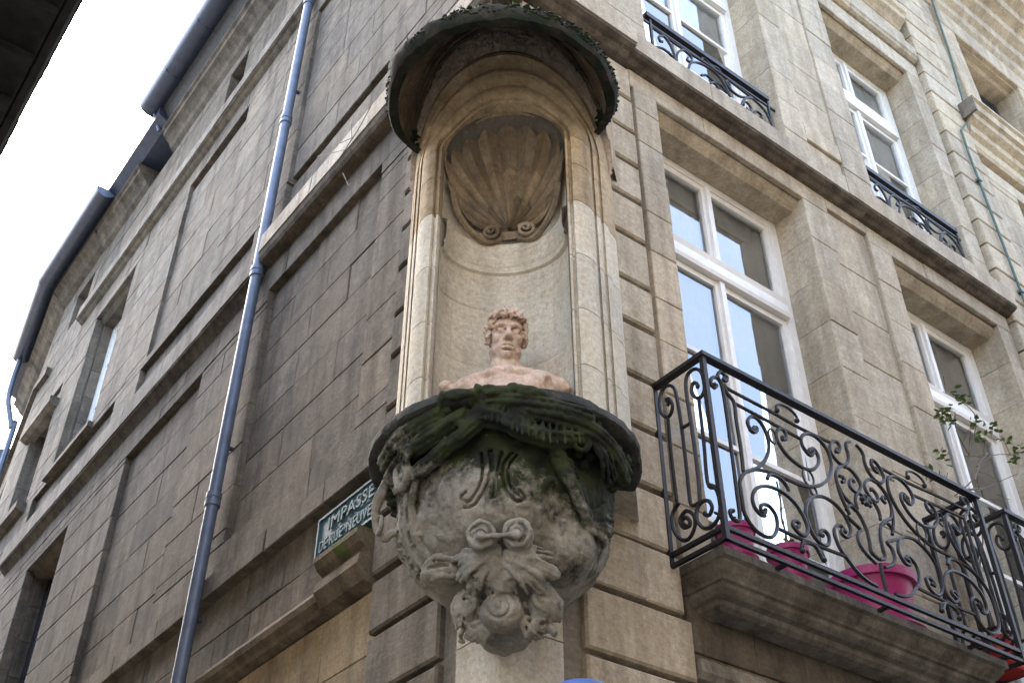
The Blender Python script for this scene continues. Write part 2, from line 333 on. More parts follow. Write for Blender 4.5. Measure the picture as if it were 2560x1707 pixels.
# under the balconies
ashlar(wr, FRf, 1.11, 5.65, lv(2.4, 4.04, .33), -.02, 'left', .5, .95)
MB().prism(FRf, [(-.06, 3.66), (.035, 3.66), (.035, 3.60), (.015, 3.57), (-.06, 3.55)], 1.11, 5.65).build('impost_band', 'slab', wr)
ashlar(wr, FRf, 1.07, 1.33, [4.045, 4.16], 0, 'right', 9, 9)
# upper floor
UZ = lv(8.26, 11.36, .40)
ashlar(wr, FRf, .10, 1.30, UZ, 0, 'right', .55, .7)
ashlar(wr, FRf, 2.84, 3.13, UZ, 0, 'right', 9, 9, name='pier_block', depth=.3)
ashlar(wr, FRf, 3.13, 3.59, [8.32, 8.70], -.03, 'right', 9, 9, name='pier_block')
ashlar(wr, FRf, 3.13, 3.59, [8.26, 8.32], 0, 'right', 9, 9, name='pier_block')
ashlar(wr, FRf, 3.13, 3.59, [8.70, 8.91], 0, 'right', 9, 9, name='pier_block')
ashlar(wr, FRf, 3.13, 3.59, lv(8.91, 11.1, .43), -.022, 'right', 9, 9, name='pier_block')
ashlar(wr, FRf, 3.13, 3.59, [11.1, 11.36], 0, 'right', 9, 9, name='pier_block')
ashlar(wr, FRf, 3.59, 3.96, UZ, 0, 'right', 9, 9, name='pier_block', depth=.3)
ashlar(wr, FRf, 5.40, 5.65, UZ, 0, 'right', 9, 9, name='pier_block', depth=.3)
ashlar(wr, FRf, .10, 5.65, [11.36, 11.62], 0, 'right', .8, 1.2, depth=.04)
ashlar(wr, FRf, .10, 5.65, [11.86, 12.22], 0, 'right', .7, 1.1)
ashlar(wr, FRf, .10, 5.65, [12.5, 12.9, 13.3, 13.7, 14.1, 14.5], 0, 'right', .7, 1.1)
# moulded courses
def course(parent, fr, a0, a1, prof, m, n, name, m0=0., m1=0.):
    """a string course cut into separate lengths"""
    for k in range(n):
        b0 = a0 + (a1 - a0) * k / n; b1 = a0 + (a1 - a0) * (k + 1) / n; d = random.uniform(-.003, .003)
        MB().prism(fr, [(o + d if o > 0 else o, z) for o, z in prof], b0 + (.002 if k else 0), b1 - (.002 if k < n - 1 else 0), m0 if k == 0 else 0, m1 if k == n - 1 else 0).build(name, m, parent)
SP = [(-.06, 8.27), (.125, 8.27), (.13, 8.26), (.13, 8.075), (.12, 8.065), (.118, 8.05), (.09, 8.035), (.06, 8.03), (.03, 8.01), (0.004, 8.005), (-.06, 8.005)]
course(wr, FRf, 1.02, 5.66, [(-.06, 8.27), (.125, 8.27), (.13, 8.26), (.13, 8.068), (-.06, 8.068)], 'right', 6, 'string_course')
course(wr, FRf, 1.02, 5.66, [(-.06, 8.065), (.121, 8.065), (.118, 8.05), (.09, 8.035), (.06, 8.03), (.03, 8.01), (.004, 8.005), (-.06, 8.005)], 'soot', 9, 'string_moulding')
SPQ = [(o + .035 if o > .05 else o, z + (.012 if o > .05 else 0)) for o, z in SP]
MB().prism(FRf, [(-.06, 8.282), (.16, 8.282), (.165, 8.27), (.165, 8.08), (-.06, 8.08)], -.16, 1.019).build('string_course', 'right', wr)
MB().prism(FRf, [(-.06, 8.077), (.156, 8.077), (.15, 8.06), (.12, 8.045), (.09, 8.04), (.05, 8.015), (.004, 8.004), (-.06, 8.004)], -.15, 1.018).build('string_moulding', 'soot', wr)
S2 = [(-.06, 11.86), (.07, 11.86), (.075, 11.70), (.06, 11.68), (.05, 11.65), (.02, 11.63), (-.06, 11.62)]
course(wr, FRf, -.05, 5.62, S2, 'right', 5, 'string_course')
S3 = [(-.06, 12.5), (.14, 12.5), (.14, 12.40), (.11, 12.37), (.10, 12.31), (.05, 12.27), (.0, 12.22), (-.06, 12.22)]
course(wr, FRf, -.1, 5.58, S3, 'right', 5, 'string_course')
MB().prism(FRf, [(-.06, 15.2), (.5, 15.2), (.5, 15.0), (.3, 14.8), (.1, 14.55), (-.06, 14.5)], -.4, 5.6).build('cornice', 'right', wr)
# lintel mouldings inside each opening: fascia edge, cavetto, flat soffit
def lintel(fr, parent, h, m):
    a0, a1, z0, z1 = h; zs = z1 - .065
    MB().prism(fr, [(-.05, z1 + .2), (-.05, z1 + .004), (-.085, zs + .03), (-.12, zs), (-.33, zs), (-.33, z1 + .2)], a0 - .04, a1 + .04).build('lintel', m, parent)
def jambs(fr, parent, h, m, zs):
    for a, s in ((h[0], -1), (h[1], 1)):
        for i in range(len(zs) - 1):
            MB().box(fr, min(a, a + s * .2), max(a, a + s * .2), -.34, -.125, zs[i] + .003, zs[i + 1] - .003).build('jamb_block', m, parent)
def window(fr, parent, h, mun, transom=None, d=.30, double=True, sash='white', fw=.08, cw=.05, bottom_panel=0., curtain=True, label=None):
    """timber window set d behind the face: frame, meeting stiles, glazing bars and one pane object per light"""
    a0, a1, z0, z1 = h; z1 -= .065; am = (a0 + a1) / 2
    fo, fi = -d, -d - .07
    f = MB()
    f.box(fr, a0, a0 + fw, fi, fo, z0, z1); f.box(fr, a1 - fw, a1, fi, fo, z0, z1); f.box(fr, a0 + fw, a1 - fw, fi, fo - .004, z1 - fw * .8, z1); f.box(fr, a0 + fw, a1 - fw, fi, fo - .004, z0, z0 + .1)
    win = f.build('window', sash, parent)
    if label: win['label'] = label
    zt = z1 - fw * .8; zb = z0 + .1
    parts = [(zb, zt)]
    if transom:
        MB().prism(fr, [(fi, transom[0]), (fo + .03, transom[0]), (fo + .04, transom[0] + .03), (fo + .02, transom[1] - .04), (fo + .035, transom[1]), (fi, transom[1])], a0 + fw, a1 - fw).build('transom', sash, win)
        parts = [(zb, transom[0] - .005), (transom[1] + .005, zt)]
    for pi, (q0, q1) in enumerate(parts):
        sides = [(a0 + fw + .002, am - .003), (am + .003, a1 - fw - .002)] if double else [(a0 + fw + .002, a1 - fw - .002)]
        for s0, s1 in sides:
            s = MB(); so, si = fo - .012, fo - .06
            s.box(fr, s0, s0 + cw, si, so, q0, q1); s.box(fr, s1 - cw, s1, si, so, q0, q1)
            s.box(fr, s0 + cw, s1 - cw, si, so - .003, q1 - cw, q1); s.box(fr, s0 + cw, s1 - cw, si, so - .003, q0, q0 + cw * 1.3)
            bars = [z for z in mun if q0 + .1 < z < q1 - .1]
            for z in bars: s.box(fr, s0 + cw, s1 - cw, si + .01, so - .003, z - .016, z + .016)
            s.build('sash', sash, win)
            zz = [q0 + cw * 1.3] + bars + [q1 - cw]
            for k in range(len(zz) - 1):
                t = random.uniform(-.003, .003); e = random.uniform(-.003, .003); oo = fo - .038
                A0, A1, Z0, Z1 = s0 + cw - .004, s1 - cw + .004, zz[k], zz[k + 1]
                MB().add([fr(A0, oo + t, Z0), fr(A1, oo - t, Z0), fr(A1, oo - t + e, Z1), fr(A0, oo + t + e, Z1)], [(0, 1, 2, 3)]).build('pane', 'glass', win, fixn=False)
        if double: MB().box(fr, am - .022, am + .022, fo - .012, fo + .012, q0, q1).build('meeting_bead', sash, win)
    if curtain:
        rows = []; n = 60
        for z in (z0 + .05, z1 - .05): rows.append([fr(a0 + .05 + (a1 - a0 - .1) * k / n, -d - .088 + .010 * math.sin(k * 1.25) + .006 * math.sin(k * .37), z) for k in range(n + 1)])
        MB().grid(rows).build('curtain', 'curtain', win, True)
    return win
for h in RH: lintel(FRf, wr, h, 'right')
jambs(FRf, wr, W1, 'right', CR); jambs(FRf, wr, W2, 'right', CR); jambs(FRf, wr, W3, 'right', UZ); jambs(FRf, wr, W4, 'right', UZ)
window(FRf, house, W1, (6.0, 5.35, 4.75), (6.75, 6.92), label='tall white glazed balcony door nearest the corner niche')
window(FRf, house, W2, (6.0, 5.35, 4.75), (6.75, 6.92), label='tall white glazed balcony door behind the leafy shrub')
window(FRf, house, W3, (9.85, 9.15), (10.45, 10.62), label='white upper floor window above the near balcony')
window(FRf, house, W4, (9.75, 9.1), (10.45, 10.62), label='white upper floor window with grey blind beside the rusticated pier')
for h in (W3, W4): MB().prism(FRf, [(-.37, 8.20), (-.04, 8.20), (-.02, 8.275), (-.37, 8.30)], h[0], h[1]).build('window_sill', 'right', wr)
# ---- alley front
P1 = (1.5, 3.25, 5.30, 7.62); P4 = (4.47, 6.2, 5.12, 7.5)
LH = [P1, P4, WL]
Z1 = lv(5.06, 7.92, .345)
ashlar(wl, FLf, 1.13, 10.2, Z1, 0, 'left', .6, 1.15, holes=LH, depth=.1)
ashlar(wl, FLf, P1[0], P1[1], lv(P1[2], P1[3], .345), -.055, 'left', .5, .95, depth=.05)
ashlar(wl, FLf, P4[0], P4[1], lv(P4[2], P4[3], .345), -.055, 'left', .5, .95, depth=.05)
ashlar(wl, FLf, 1.12, 10.2, [4.9, 5.06], .03, 'left', .6, 1.0, depth=.13, name='plinth_course')
ashlar(wl, FLf, 1.12, 10.2, [4.31, 4.60, 4.9], -.045, 'left', .5, .9, depth=.055)
course(wl, FLf, 1.62, 10.2, [(-.10, 4.31), (.03, 4.31), (.055, 4.295), (.065, 4.265), (.055, 4.23), (.02, 4.205), (.01, 4.18), (-.03, 4.16), (-.10, 4.15)], 'mossmould', 8, 'string_course')
for a0, a1, k in ((1.16, 1.62, .07),): MB().prism(FLf, [(-.10, 4.47), (.08, 4.485), (.10, 4.47), (.10, 4.44), (.075, 4.40), (.04, 4.375), (.03, 4.345), (.07, 4.33), (.08, 4.27), (.03, 4.19), (-.10, 4.15)], a0, a1).build('moulded_block', 'mossmould', wl)
ashlar(wl, FLf, 1.10, 10.2, lv(2.4, 4.15, .35), -.03, 'ochre', .5, .9, depth=.07)
SBR = [(-.1, 8.22), (.11, 8.22), (.115, 8.02), (.10, 8.005), (.095, 7.97), (.075, 7.94), (.05, 7.925), (.0, 7.92), (-.1, 7.92)]
course(wl, FLf, -.16, 3.325, [(-.1, 8.22), (.12, 8.22), (.125, 8.02), (-.1, 8.02)], 'string', 4, 'string_course')
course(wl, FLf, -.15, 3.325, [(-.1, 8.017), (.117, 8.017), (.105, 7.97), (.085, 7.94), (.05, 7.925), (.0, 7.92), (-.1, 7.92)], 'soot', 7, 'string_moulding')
SBL = [(-.1, 8.16), (.10, 8.16), (.105, 7.90), (.095, 7.885), (.06, 7.86), (.03, 7.83), (.0, 7.80), (-.1, 7.80)]
course(wl, FLf, 3.475, 10.2, [(-.1, 8.16), (.10, 8.16), (.105, 7.90), (-.1, 7.90)], 'stringl', 7, 'string_course')
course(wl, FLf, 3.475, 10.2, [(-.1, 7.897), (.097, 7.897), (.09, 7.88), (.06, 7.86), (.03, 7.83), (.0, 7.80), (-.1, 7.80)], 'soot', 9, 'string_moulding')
A1 = (1.58, 3.30, 8.34, 8.90); A3 = (3.86, 6.5, 8.30, 8.75); PU = (1.51, 3.28, 9.0, 11.5); P3 = (4.85, 6.4, 8.9, 11.4); A5 = (7.2, 9.9, 8.30, 8.75)
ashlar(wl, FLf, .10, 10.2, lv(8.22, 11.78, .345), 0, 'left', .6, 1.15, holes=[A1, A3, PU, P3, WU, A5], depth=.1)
for h in (A1, A3, A5): ashlar(wl, FLf, h[0], h[1], [h[2], (h[2] + h[3]) / 2, h[3]], -.06, 'left', .5, .9, depth=.045)
for h in (PU, P3): ashlar(wl, FLf, h[0], h[1], lv(h[2], h[3], .345), -.04, 'left', .5, .95, depth=.06)
SA = [(-.1, 12.06), (.10, 12.06), (.105, 11.86), (.09, 11.845), (.06, 11.83), (.03, 11.80), (.0, 11.78), (-.1, 11.78)]
course(wl, FLf, 3.475, 10.24, [(-.1, 12.06), (.10, 12.06), (.105, 11.86), (-.1, 11.86)], 'stringl', 6, 'string_course')
course(wl, FLf, 3.475, 10.24, [(-.1, 11.857), (.096, 11.857), (.09, 11.845), (.06, 11.83), (.03, 11.80), (.0, 11.78), (-.1, 11.78)], 'left', 8, 'string_moulding')
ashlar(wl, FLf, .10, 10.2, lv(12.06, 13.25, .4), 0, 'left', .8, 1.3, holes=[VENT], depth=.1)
MB().box(FLf, VENT[0], VENT[1], -.55, -.35, VENT[2], VENT[3]).build('vent_shutter', 'room', wl)
course(wl, FLf, -.2, 7.72, [(-.1, 13.62), (.23, 13.62), (.235, 13.56), (.2, 13.53), (.19, 13.47), (.14, 13.43), (.08, 13.36), (.05, 13.30), (0, 13.25), (-.1, 13.25)], 'left', 6, 'cornice')
course(wl, FLf, 8.55, 10.2, [(-.1, 13.62), (.23, 13.62), (.235, 13.56), (.2, 13.53), (.19, 13.47), (.14, 13.43), (.08, 13.36), (.05, 13.30), (0, 13.25), (-.1, 13.25)], 'left', 2, 'cornice')
lintel(FLf, wl, WL, 'left'); lintel(FLf, wl, WU, 'left')
jambs(FLf, wl, WL, 'left', lv(5.0, 7.43, .4)); jambs(FLf, wl, WU, 'left', lv(8.85, 11.36, .4))
window(FLf, house, WL, (6.8, 6.2, 5.6), None, .25, sash='blacksash', curtain=False, label='dark recessed alley window low on the left')
window(FLf, house, WU, (10.6, 9.9), None, .25, curtain=False, label='pale framed alley window high on the left')
MB().prism(FLf, [(-.32, 8.85), (.06, 8.85), (.06, 8.78), (-.1, 8.76), (-.32, 8.76)], WU[0] - .08, WU[1] + .08).build('window_sill', 'left', wl)
# roof: slate slope above the gutters, stepped dormer cheek between them
MB().prism(FLf, [(.42, 14.02), (.44, 14.06), (-2.6, 16.4), (-2.6, 16.0), (.16, 13.625)], -.2, 7.6).build('roof', 'slate', house)
MB().prism(FLf, [(.20, 13.62), (.36, 13.72), (.37, 13.98), (.33, 14.06), (-2.0, 15.4), (-2.0, 13.62)], 7.6, 9.5).build('dormer', 'darkzinc', house)
MB().prism(FLf, [(.40, 13.72), (-2.6, 16.2), (-2.6, 16.0), (.16, 13.625)], 9.5, 10.2).build('roof', 'slate', house)
MB().prism(FRf, [(.55, 15.22), (-2.6, 17.4), (-2.6, 15.2), (.5, 15.2)], -.3, 5.65).build('roof', 'slate', house)
# ================================================================= gutters and pipes
def halfpipe(fr, a0, a1, o, z, r, n=14, t=.012):
    mb = MB(); rows = []
    for a in (a0, a1):
        rows.append([fr(a, o + r * math.cos(math.pi + math.pi * k / n), z + r * math.sin(math.pi + math.pi * k / n)) for k in range(n + 1)] + [fr(a, o + (r - t) * math.cos(2 * math.pi - math.pi * k / n), z + (r - t) * math.sin(2 * math.pi - math.pi * k / n)) for k in range(n + 1)])
    mb.grid(rows, True)
    return mb
def endcap(fr, a, o, z, r, n=14):
    return MB().add([fr(a + s, o + r * math.cos(math.pi + math.pi * k / n), z + r * math.sin(math.pi + math.pi * k / n)) for s in (-.006, .006) for k in range(n + 1)],
                    [tuple(range(n + 1)), tuple(range(2 * n + 1, n, -1))] + [(k, k + 1, n + 2 + k, n + 1 + k) for k in range(n)] + [(n, 0, n + 1, 2 * n + 1)])
g1 = thing('roof_gutter', (-.4, 4, 13.9), 'long dark zinc half round gutter under the nearer alley roof', 'gutter', 'alley gutters')
halfpipe(FLf, -.3, 7.85, .42, 14.03, .18).build('trough', 'darkzinc', g1, True)
endcap(FLf, 7.85, .42, 14.03, .18).build('end_cap', 'darkzinc', g1)
for a in (1, 2, 3, 4, 5, 6, 7): MB().tube([FLf(a, .25, 13.80), FLf(a, .32, 13.86), FLf(a, .42, 13.842), FLf(a, .55, 13.9), FLf(a, .603, 14.03)], .012, 5).build('bracket', 'darkzinc', g1)
MB().tube([FLf(7.78, .38, 13.86), FLf(7.80, .30, 13.72), FLf(7.80, .25, 13.6)], .022, 8).build('outlet_pipe', 'zinc', g1, True)
g2 = thing('roof_gutter', (-.4, 11, 13.5), 'farther dark zinc gutter bending with the alley and ending in a swan neck downpipe', 'gutter', 'alley gutters')
halfpipe(FLf, 9.45, 12.04, .38, 13.72, .15).build('trough', 'darkzinc', g2, True)
halfpipe(FBf, -.03, 2.3, .381, 13.721, .151).build('trough', 'darkzinc', g2, True)
endcap(FLf, 9.45, .38, 13.72, .15).build('end_cap', 'zinc', g2); endcap(FBf, 2.3, .38, 13.72, .15).build('end_cap', 'darkzinc', g2)
MB().tube(cat_rom([FBf(2.2, .38, 13.6), FBf(2.2, .38, 13.1), FBf(2.2, .34, 12.7), FBf(2.2, .16, 12.2), FBf(2.2, .12, 11.8), FBf(2.2, .12, 6.)], 5), .05, 8).build('downpipe', 'zinc', g2, True)
dp = thing('drainpipe', (-.08, 3.43, 4.35), 'blue grey zinc drainpipe running down the alley front between the blind panels', 'drainpipe')
pz = [4.312, 5.68, 7.88, 9.82, 11.72, 13.55]
for i in range(len(pz) - 1):
    MB().lathe((-.075, 3.40, 0), [(.046, pz[i] - (.03 if i else 0)), (.046, pz[i + 1])], 14).build('pipe_length', 'zinc', dp, True)
    if i: MB().lathe((-.075, 3.40, 0), [(.046, pz[i] - .06), (.057, pz[i] - .055), (.057, pz[i] - .015), (.05, pz[i] - .01), (.05, pz[i] + .005), (.056, pz[i] + .01), (.056, pz[i] + .05), (.046, pz[i] + .055)], 14).build('collar', 'zinc', dp, True)
    MB().box(FLf, 3.385, 3.415, 0, .06, pz[i] + .45, pz[i] + .47).build('wall_bracket', 'darkzinc', dp)
# ================================================================= house beyond the bend, and the far end of the alley
fh = thing('bend_house', (.3, 12, 0), 'narrow shadowed house where the alley bends, with sills under its windows', 'building')
F1 = (10.3, 11.3, 8.9, 10.45); F2 = (10.3, 11.3, 5.6, 7.4); F3 = (10.45, 11.2, 12.3, 13.0)
def FL2(a, o, z): return FLf(a, o, z)
fw = wallcore(FLf, 10.2, 12.0, 0, 13.3, [F1, F2, F3], -.05, -.5).build('facade_wall', 'mortar', fh)
ashlar(fw, FLf, 10.205, 12.0, lv(3., 13.3, .42), 0, 'left', .6, 1., holes=[F1, F2, F3], depth=.3)
fw2 = wallcore(FBf, 0, 3.6, 0, 13.3, [(1.0, 1.9, 8.9, 10.6), (1.0, 1.9, 5.6, 7.4)], -.05, -.5).build('facade_wall', 'mortar', fh)
ashlar(fw2, FBf, 0, 3.6, lv(3., 13.3, .42), 0, 'left', .8, 1.2, holes=[(1.0, 1.9, 8.9, 10.6), (1.0, 1.9, 5.6, 7.4)], depth=.3)
for h in (F1, F2, F3): window(FLf, fh, h, ((h[2] + h[3]) / 2,), None, .22, curtain=False)
for h in ((1.0, 1.9, 8.9, 10.6), (1.0, 1.9, 5.6, 7.4)): window(FBf, fh, h, ((h[2] + h[3]) / 2,), None, .22, curtain=False)
for z in (10.50, 8.85, 7.45, 5.55): MB().prism(FLf, [(-.06, z), (.12, z), (.12, z - .10), (.05, z - .14), (-.06, z - .15)], 10.22, 11.45).build('window_sill', 'left', fw)
for z in (11.75, 7.85): MB().prism(FLf, [(-.06, z), (.07, z), (.07, z - .14), (-.06, z - .16)], 11.45, 12.0).build('string_course', 'left', fw); MB().prism(FBf, [(-.06, z), (.07, z), (.07, z - .14), (-.06, z - .16)], 0, 3.6).build('string_course', 'left', fw2)
CP = [(-.1, 13.62), (.23, 13.62), (.235, 13.52), (.15, 13.45), (.08, 13.36), (0, 13.3), (-.1, 13.3)]
MB().prism(FLf, CP, 10.2, 12.0).build('cornice', 'left', fh); MB().prism(FBf, CP, 0, 3.6).build('cornice', 'left', fh)
RP = [(.16, 13.625), (.40, 13.72), (-2.6, 15.9), (-2.6, 13.64)]
MB().prism(FLf, RP, 10.2, 12.0).build('roof', 'slate', fh); MB().prism(FBf, RP, 0, 3.6).build('roof', 'slate', fh)
eh = thing('pale_house', (1.2, 17, 0), 'pale house glimpsed at the far end of the alley under a low eave', 'building')
MB().box(FBf, 3.75, 9.5, -3.5, .12, 0, 12.3).build('wall', 'niche', eh)
for a in (4.2, 5.6, 7.0, 8.4):
    for z in (5.2, 8.6): MB().box(FBf, a, a + .75, .1, .14, z, z + 1.7).build('window', 'room', eh); MB().box(FBf, a - .1, a + .85, .12, .22, z - .12, z).build('window_sill', 'right', eh)
MB().prism(FBf, [(-3.5, 12.3), (.55, 12.3), (.55, 12.45), (-3.5, 14.)], 3.65, 9.6).build('roof', 'zinc', eh)
# ================================================================= house across the alley: only its eave shows
oh = thing('eaves_house', (-4, 6, 0), 'dark silhouette of the eaves of the house across the alley, top left', 'building')
def FO(a, o, z): return (-2.75 + o, a, z)
MB().box(FO, .2, 16, -5, 0, 0, 8.75).build('wall', 'plaster', oh)
MB().prism(FO, [(-.1, 8.78), (.48, 8.80), (.50, 8.86), (.50, 8.96), (-5., 11.6), (-5, 8.78)], -.2, 16.2).build('eave', 'tar', oh)
MB().prism(FO, [(.50, 8.80), (.56, 8.80), (.585, 8.88), (.58, 8.99), (.50, 8.99)], -.2, 16.2).build('eave_gutter', 'tar', oh)
for k in range(30): MB().box(FO, -.1 + k * .54, .0 + k * .54, -.1, .47, 8.69, 8.778).build('rafter_end', 'tar', oh)
for k in range(60): MB().box(FO, -.2 + k * .27, .055 + k * .27, .30, .600 + random.uniform(0, .012), 8.995, 9.02 + random.uniform(0, .02)).build('roof_tile', 'tar', oh)
# ================================================================= houses across the street (reflected in the glass)
for x0, x1, h, lb in ((-14, -2.2, 10.2, 'plastered house across the street, behind the viewer on the left'), (-2.2, 6.5, 10.8, 'plastered house across the street, straight behind the viewer'), (6.5, 22, 9.8, 'plastered house across the street, behind the viewer on the right')):
    q = thing('opposite_house', ((x0 + x1) / 2, -6.6, 0), lb, 'building')
    MB().box(lambda a, o, z: (a, o, z), x0 + .01, x1 - .01, -12, -6.6, 0, h).build('wall', 'plaster', q)
    MB().prism(lambda a, o, z: (a, -6.6 + o, z), [(-.2, h + .35), (.45, h + .35), (.45, h + .2), (0, h - .1), (-.2, h - .1)], x0 + .01, x1 - .01).build('cornice', 'plaster', q)
    for k in range(int((x1 - x0) / 2.2)):
        for z in (4.4, 8.2): MB().box(lambda a, o, z: (a, o, z), x0 + .8 + k * 2.2, x0 + 1.9 + k * 2.2, -6.62, -6.57, z, z + 2.3).build('shutter', 'room', q)

# ================================================================= neighbouring house on the right
nb = thing('neighbour_house', (8, 1, 0), 'next house along the street with grooved pier, dark recessed window and deep cornice', 'building')
NW = (7.0, 8.35, 11.95, 13.28); NW2 = (7.0, 8.35, 8.4, 10.4)
nw = wallcore(FRf, 5.66, 16, 0, 15, [NW, NW2], -.06, -.5).build('facade_wall', 'mortar', nb)
qz = [8.27 + .322 * k - .322 * 14 for k in range(32)]
for i in range(len(qz) - 1):
    if qz[i] > 3.5: MB().block(FRf, 5.665, 6.24, -.07, .07 + random.uniform(-.003, .003), qz[i] + .012, qz[i + 1] - .012, .010).build('rusticated_block', 'right', nw, fixn=False)
ashlar(nw, FRf, 6.24, 16, lv(3.5, 13.7, .42), -.01, 'right', .7, 1.2, holes=[NW, NW2, (5.6, 16, 10.6, 11.3)], depth=.3)
for s, (p0, p1) in enumerate(((6.66, 6.98), (8.37, 8.7))):
    MB().block(FRf, p0, p1, -.05, .045, 11.32, 13.297, .012).build('window_surround', 'right', nw)
MB().block(FRf, 6.66, 8.7, -.05, .05, 13.30, 13.64, .012).build('window_surround', 'right', nw)
lintel(FRf, nw, (NW[0], NW[1], NW[2], NW[3] + .03), 'right')
jambs(FRf, nw, NW, 'right', lv(11.95, 13.28, .45))
window(FRf, nb, NW, (12.9,), None, .30, double=False, sash='blacksash', curtain=False, label='dark recessed window of the next house, top right')
window(FRf, nb, NW2, (9.4,), None, .30, curtain=True)
sp = [(-.06, 11.32), (.02, 11.32), (.26, 11.30), (.27, 11.24), (.24, 11.22), (.23, 11.12), (.19, 11.10), (.18, 11.03), (.11, 10.98), (.10, 10.90), (.05, 10.86), (.045, 10.76), (.02, 10.72), (-.06, 10.70)]
MB().prism(FRf, sp, 6.26, 16, -.3, 0).build('sill_cornice', 'right', nw)
MB().box(FRf, 6.175, 6.20, .06, .25, 11.06, 11.29).build('sill_end', 'slab', nw)
MB().prism(FRf, [(-.06, 14.9), (.62, 14.9), (.62, 14.72), (.55, 14.70), (.53, 14.6), (.40, 14.52), (.38, 14.40), (.26, 14.33), (.25, 14.2), (.15, 14.12), (.14, 13.98), (.07, 13.92), (.06, 13.80), (.0, 13.72), (-.06, 13.70)], 5.7, 16).build('cornice', 'right', nw)
MB().prism(FRf, [(.64, 14.92), (-3, 17), (-3, 14.92)], 5.7, 16).build('roof', 'slate', nb)
cp = thing('copper_pipe', (6.1, -.1, 8), 'thin green copper pipe climbing the grooved pier of the next house', 'pipe')
MB().tube([FRf(5.94, .095, 4.), FRf(5.94, .095, 10.3), FRf(5.97, .095, 10.7), FRf(6.16, .095, 10.95)], .013, 8).build('pipe_length', 'copper', cp, True)
MB().tube([FRf(6.30, .095, 11.36), FRf(6.38, .095, 11.9), FRf(6.46, .095, 12.4), FRf(6.56, .095, 13.6)], .013, 8).build('pipe_length', 'copper', cp, True)
for z in (5.2, 6.8, 8.4, 9.9): MB().box(FRf, 5.915, 5.965, .06, .115, z, z + .03).build('clip', 'copper', cp)

# ================================================================= the corner niche
niche = thing('corner_niche', FDf(0, .1, 4.3), 'arched corner niche with scallop shell head, mossy black canopy and round shelf', 'niche')
def bow(u): return math.sqrt(max(.384 - u * u, .012)) - .37
ZS, ZB = 6.30, 4.27
PROF = [(.578, -.62), (.578, -.035), (.572, -.02), (.548, -.018), (.545, .012), (.522, .014), (.519, -.004), (.508, -.006), (.505, .022), (.488, .026), (.485, .004), (.476, .004), (.474, .030), (.462, .043), (.445, .052), (.42, .055), (.395, .051), (.377, .040), (.371, .022), (.369, .004), (.358, .002), (.356, .014), (.345, .012), (.341, -.01), (.336, -.06), (.336, -.16)]
ARCHO = [-.62, .045, .066, .066, .015, -.022, -.036, -.038, .004, .008, .008, .004, .002, -.004, -.058, -.048, -.052, -.066, -.074, -.09, -.092, -.084, -.088, -.125, -.15, -.30]
def npt(th_or_z, side, r, i):
    o = PROF[i][1]
    if side: u, z = side * r, th_or_z
    else:
        q = math.sin(th_or_z) ** 2; k = (r - .335) / .24; bl = min(1., math.sin(th_or_z) / .8); bl = bl * bl * (3 - 2 * bl)
        r2 = r + .036 * q * k; u, z = -r2 * math.cos(th_or_z), ZS + r2 * math.sin(th_or_z); o = o + (ARCHO[i] - o) * bl
    return FDf(u, o + bow(min(abs(u), .6)), z)
def arch_piece(name, m, samples, side):
    rows = [[npt(t, side, r, i) for i, (r, o) in enumerate(PROF)] for t in samples]
    mb = MB(); mb.grid(rows); n = len(PROF)
    mb.f += [tuple(range(n)), tuple((len(rows) - 1) * n + k for k in range(n - 1, -1, -1))]
    return mb.build(name, m, niche, True, fixn=False)
zj = [ZB, 4.72, 5.06, 5.42, 5.80, 6.08, ZS]
for s in (-1, 1):
    for k in range(len(zj) - 1): arch_piece('jamb_drum', 'niche' if k < 4 else 'arch', [zj[k] + .0025, (zj[k] + zj[k + 1]) / 2, zj[k + 1] - .0025], s)
NV = 5
for k in range(NV):
    t0, t1 = math.pi * k / NV + .002, math.pi * (k + 1) / NV - .002
    arch_piece('voussoir', 'arch', [t0 + (t1 - t0) * i / 14 for i in range(15)], 0)
# curved back of the niche: separate curved stones
OC, NA, NB_ = .10, .338, .27
def inn(ph, z, sh=1.): return FDf(NA * sh * math.sin(ph), OC + bow(.335) * 0 - NB_ * sh * math.cos(ph), z)
zi = [4.27, 4.62, 4.98, 5.36, 5.70, 6.0, ZS]
for k in range(len(zi) - 1):
    cuts = [-math.pi / 2, -.5, .6, math.pi / 2] if k % 2 else [-math.pi / 2, .12, math.pi / 2]
    for c in range(len(cuts) - 1):
        p0, p1 = cuts[c] + (.003 if c else 0), cuts[c + 1] - (.003 if c < len(cuts) - 2 else 0); d = 1 + random.uniform(-.004, .004)
        n = 14
        f0 = [[inn(p0 + (p1 - p0) * i / n, z, d) for i in range(n + 1)] for z in (zi[k] + .0012, zi[k + 1] - .0012)]
        MB().grid(f0).build('niche_stone', 'niche', niche, True, fixn=False)
MB().grid([[inn(-math.pi / 2 + math.pi * i / 24, z, 1.006) for i in range(25)] for z in (4.25, ZS)]).build('niche_backing', 'niche', niche, True, fixn=False)
for s in (-1, 1):   # reveal between frame and curved back
    MB().grid([[FDf(s * .335, OC - .02, z), FDf(s * .3345, bow(.335) - .04, z)] for z in (4.25, ZS)]).build('reveal', 'niche', niche)
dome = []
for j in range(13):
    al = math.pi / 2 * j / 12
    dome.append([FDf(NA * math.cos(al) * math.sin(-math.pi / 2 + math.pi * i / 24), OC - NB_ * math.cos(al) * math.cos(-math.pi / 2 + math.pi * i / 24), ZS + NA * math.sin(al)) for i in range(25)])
MB().grid(dome).build('half_dome', 'dome', niche, True, fixn=False)
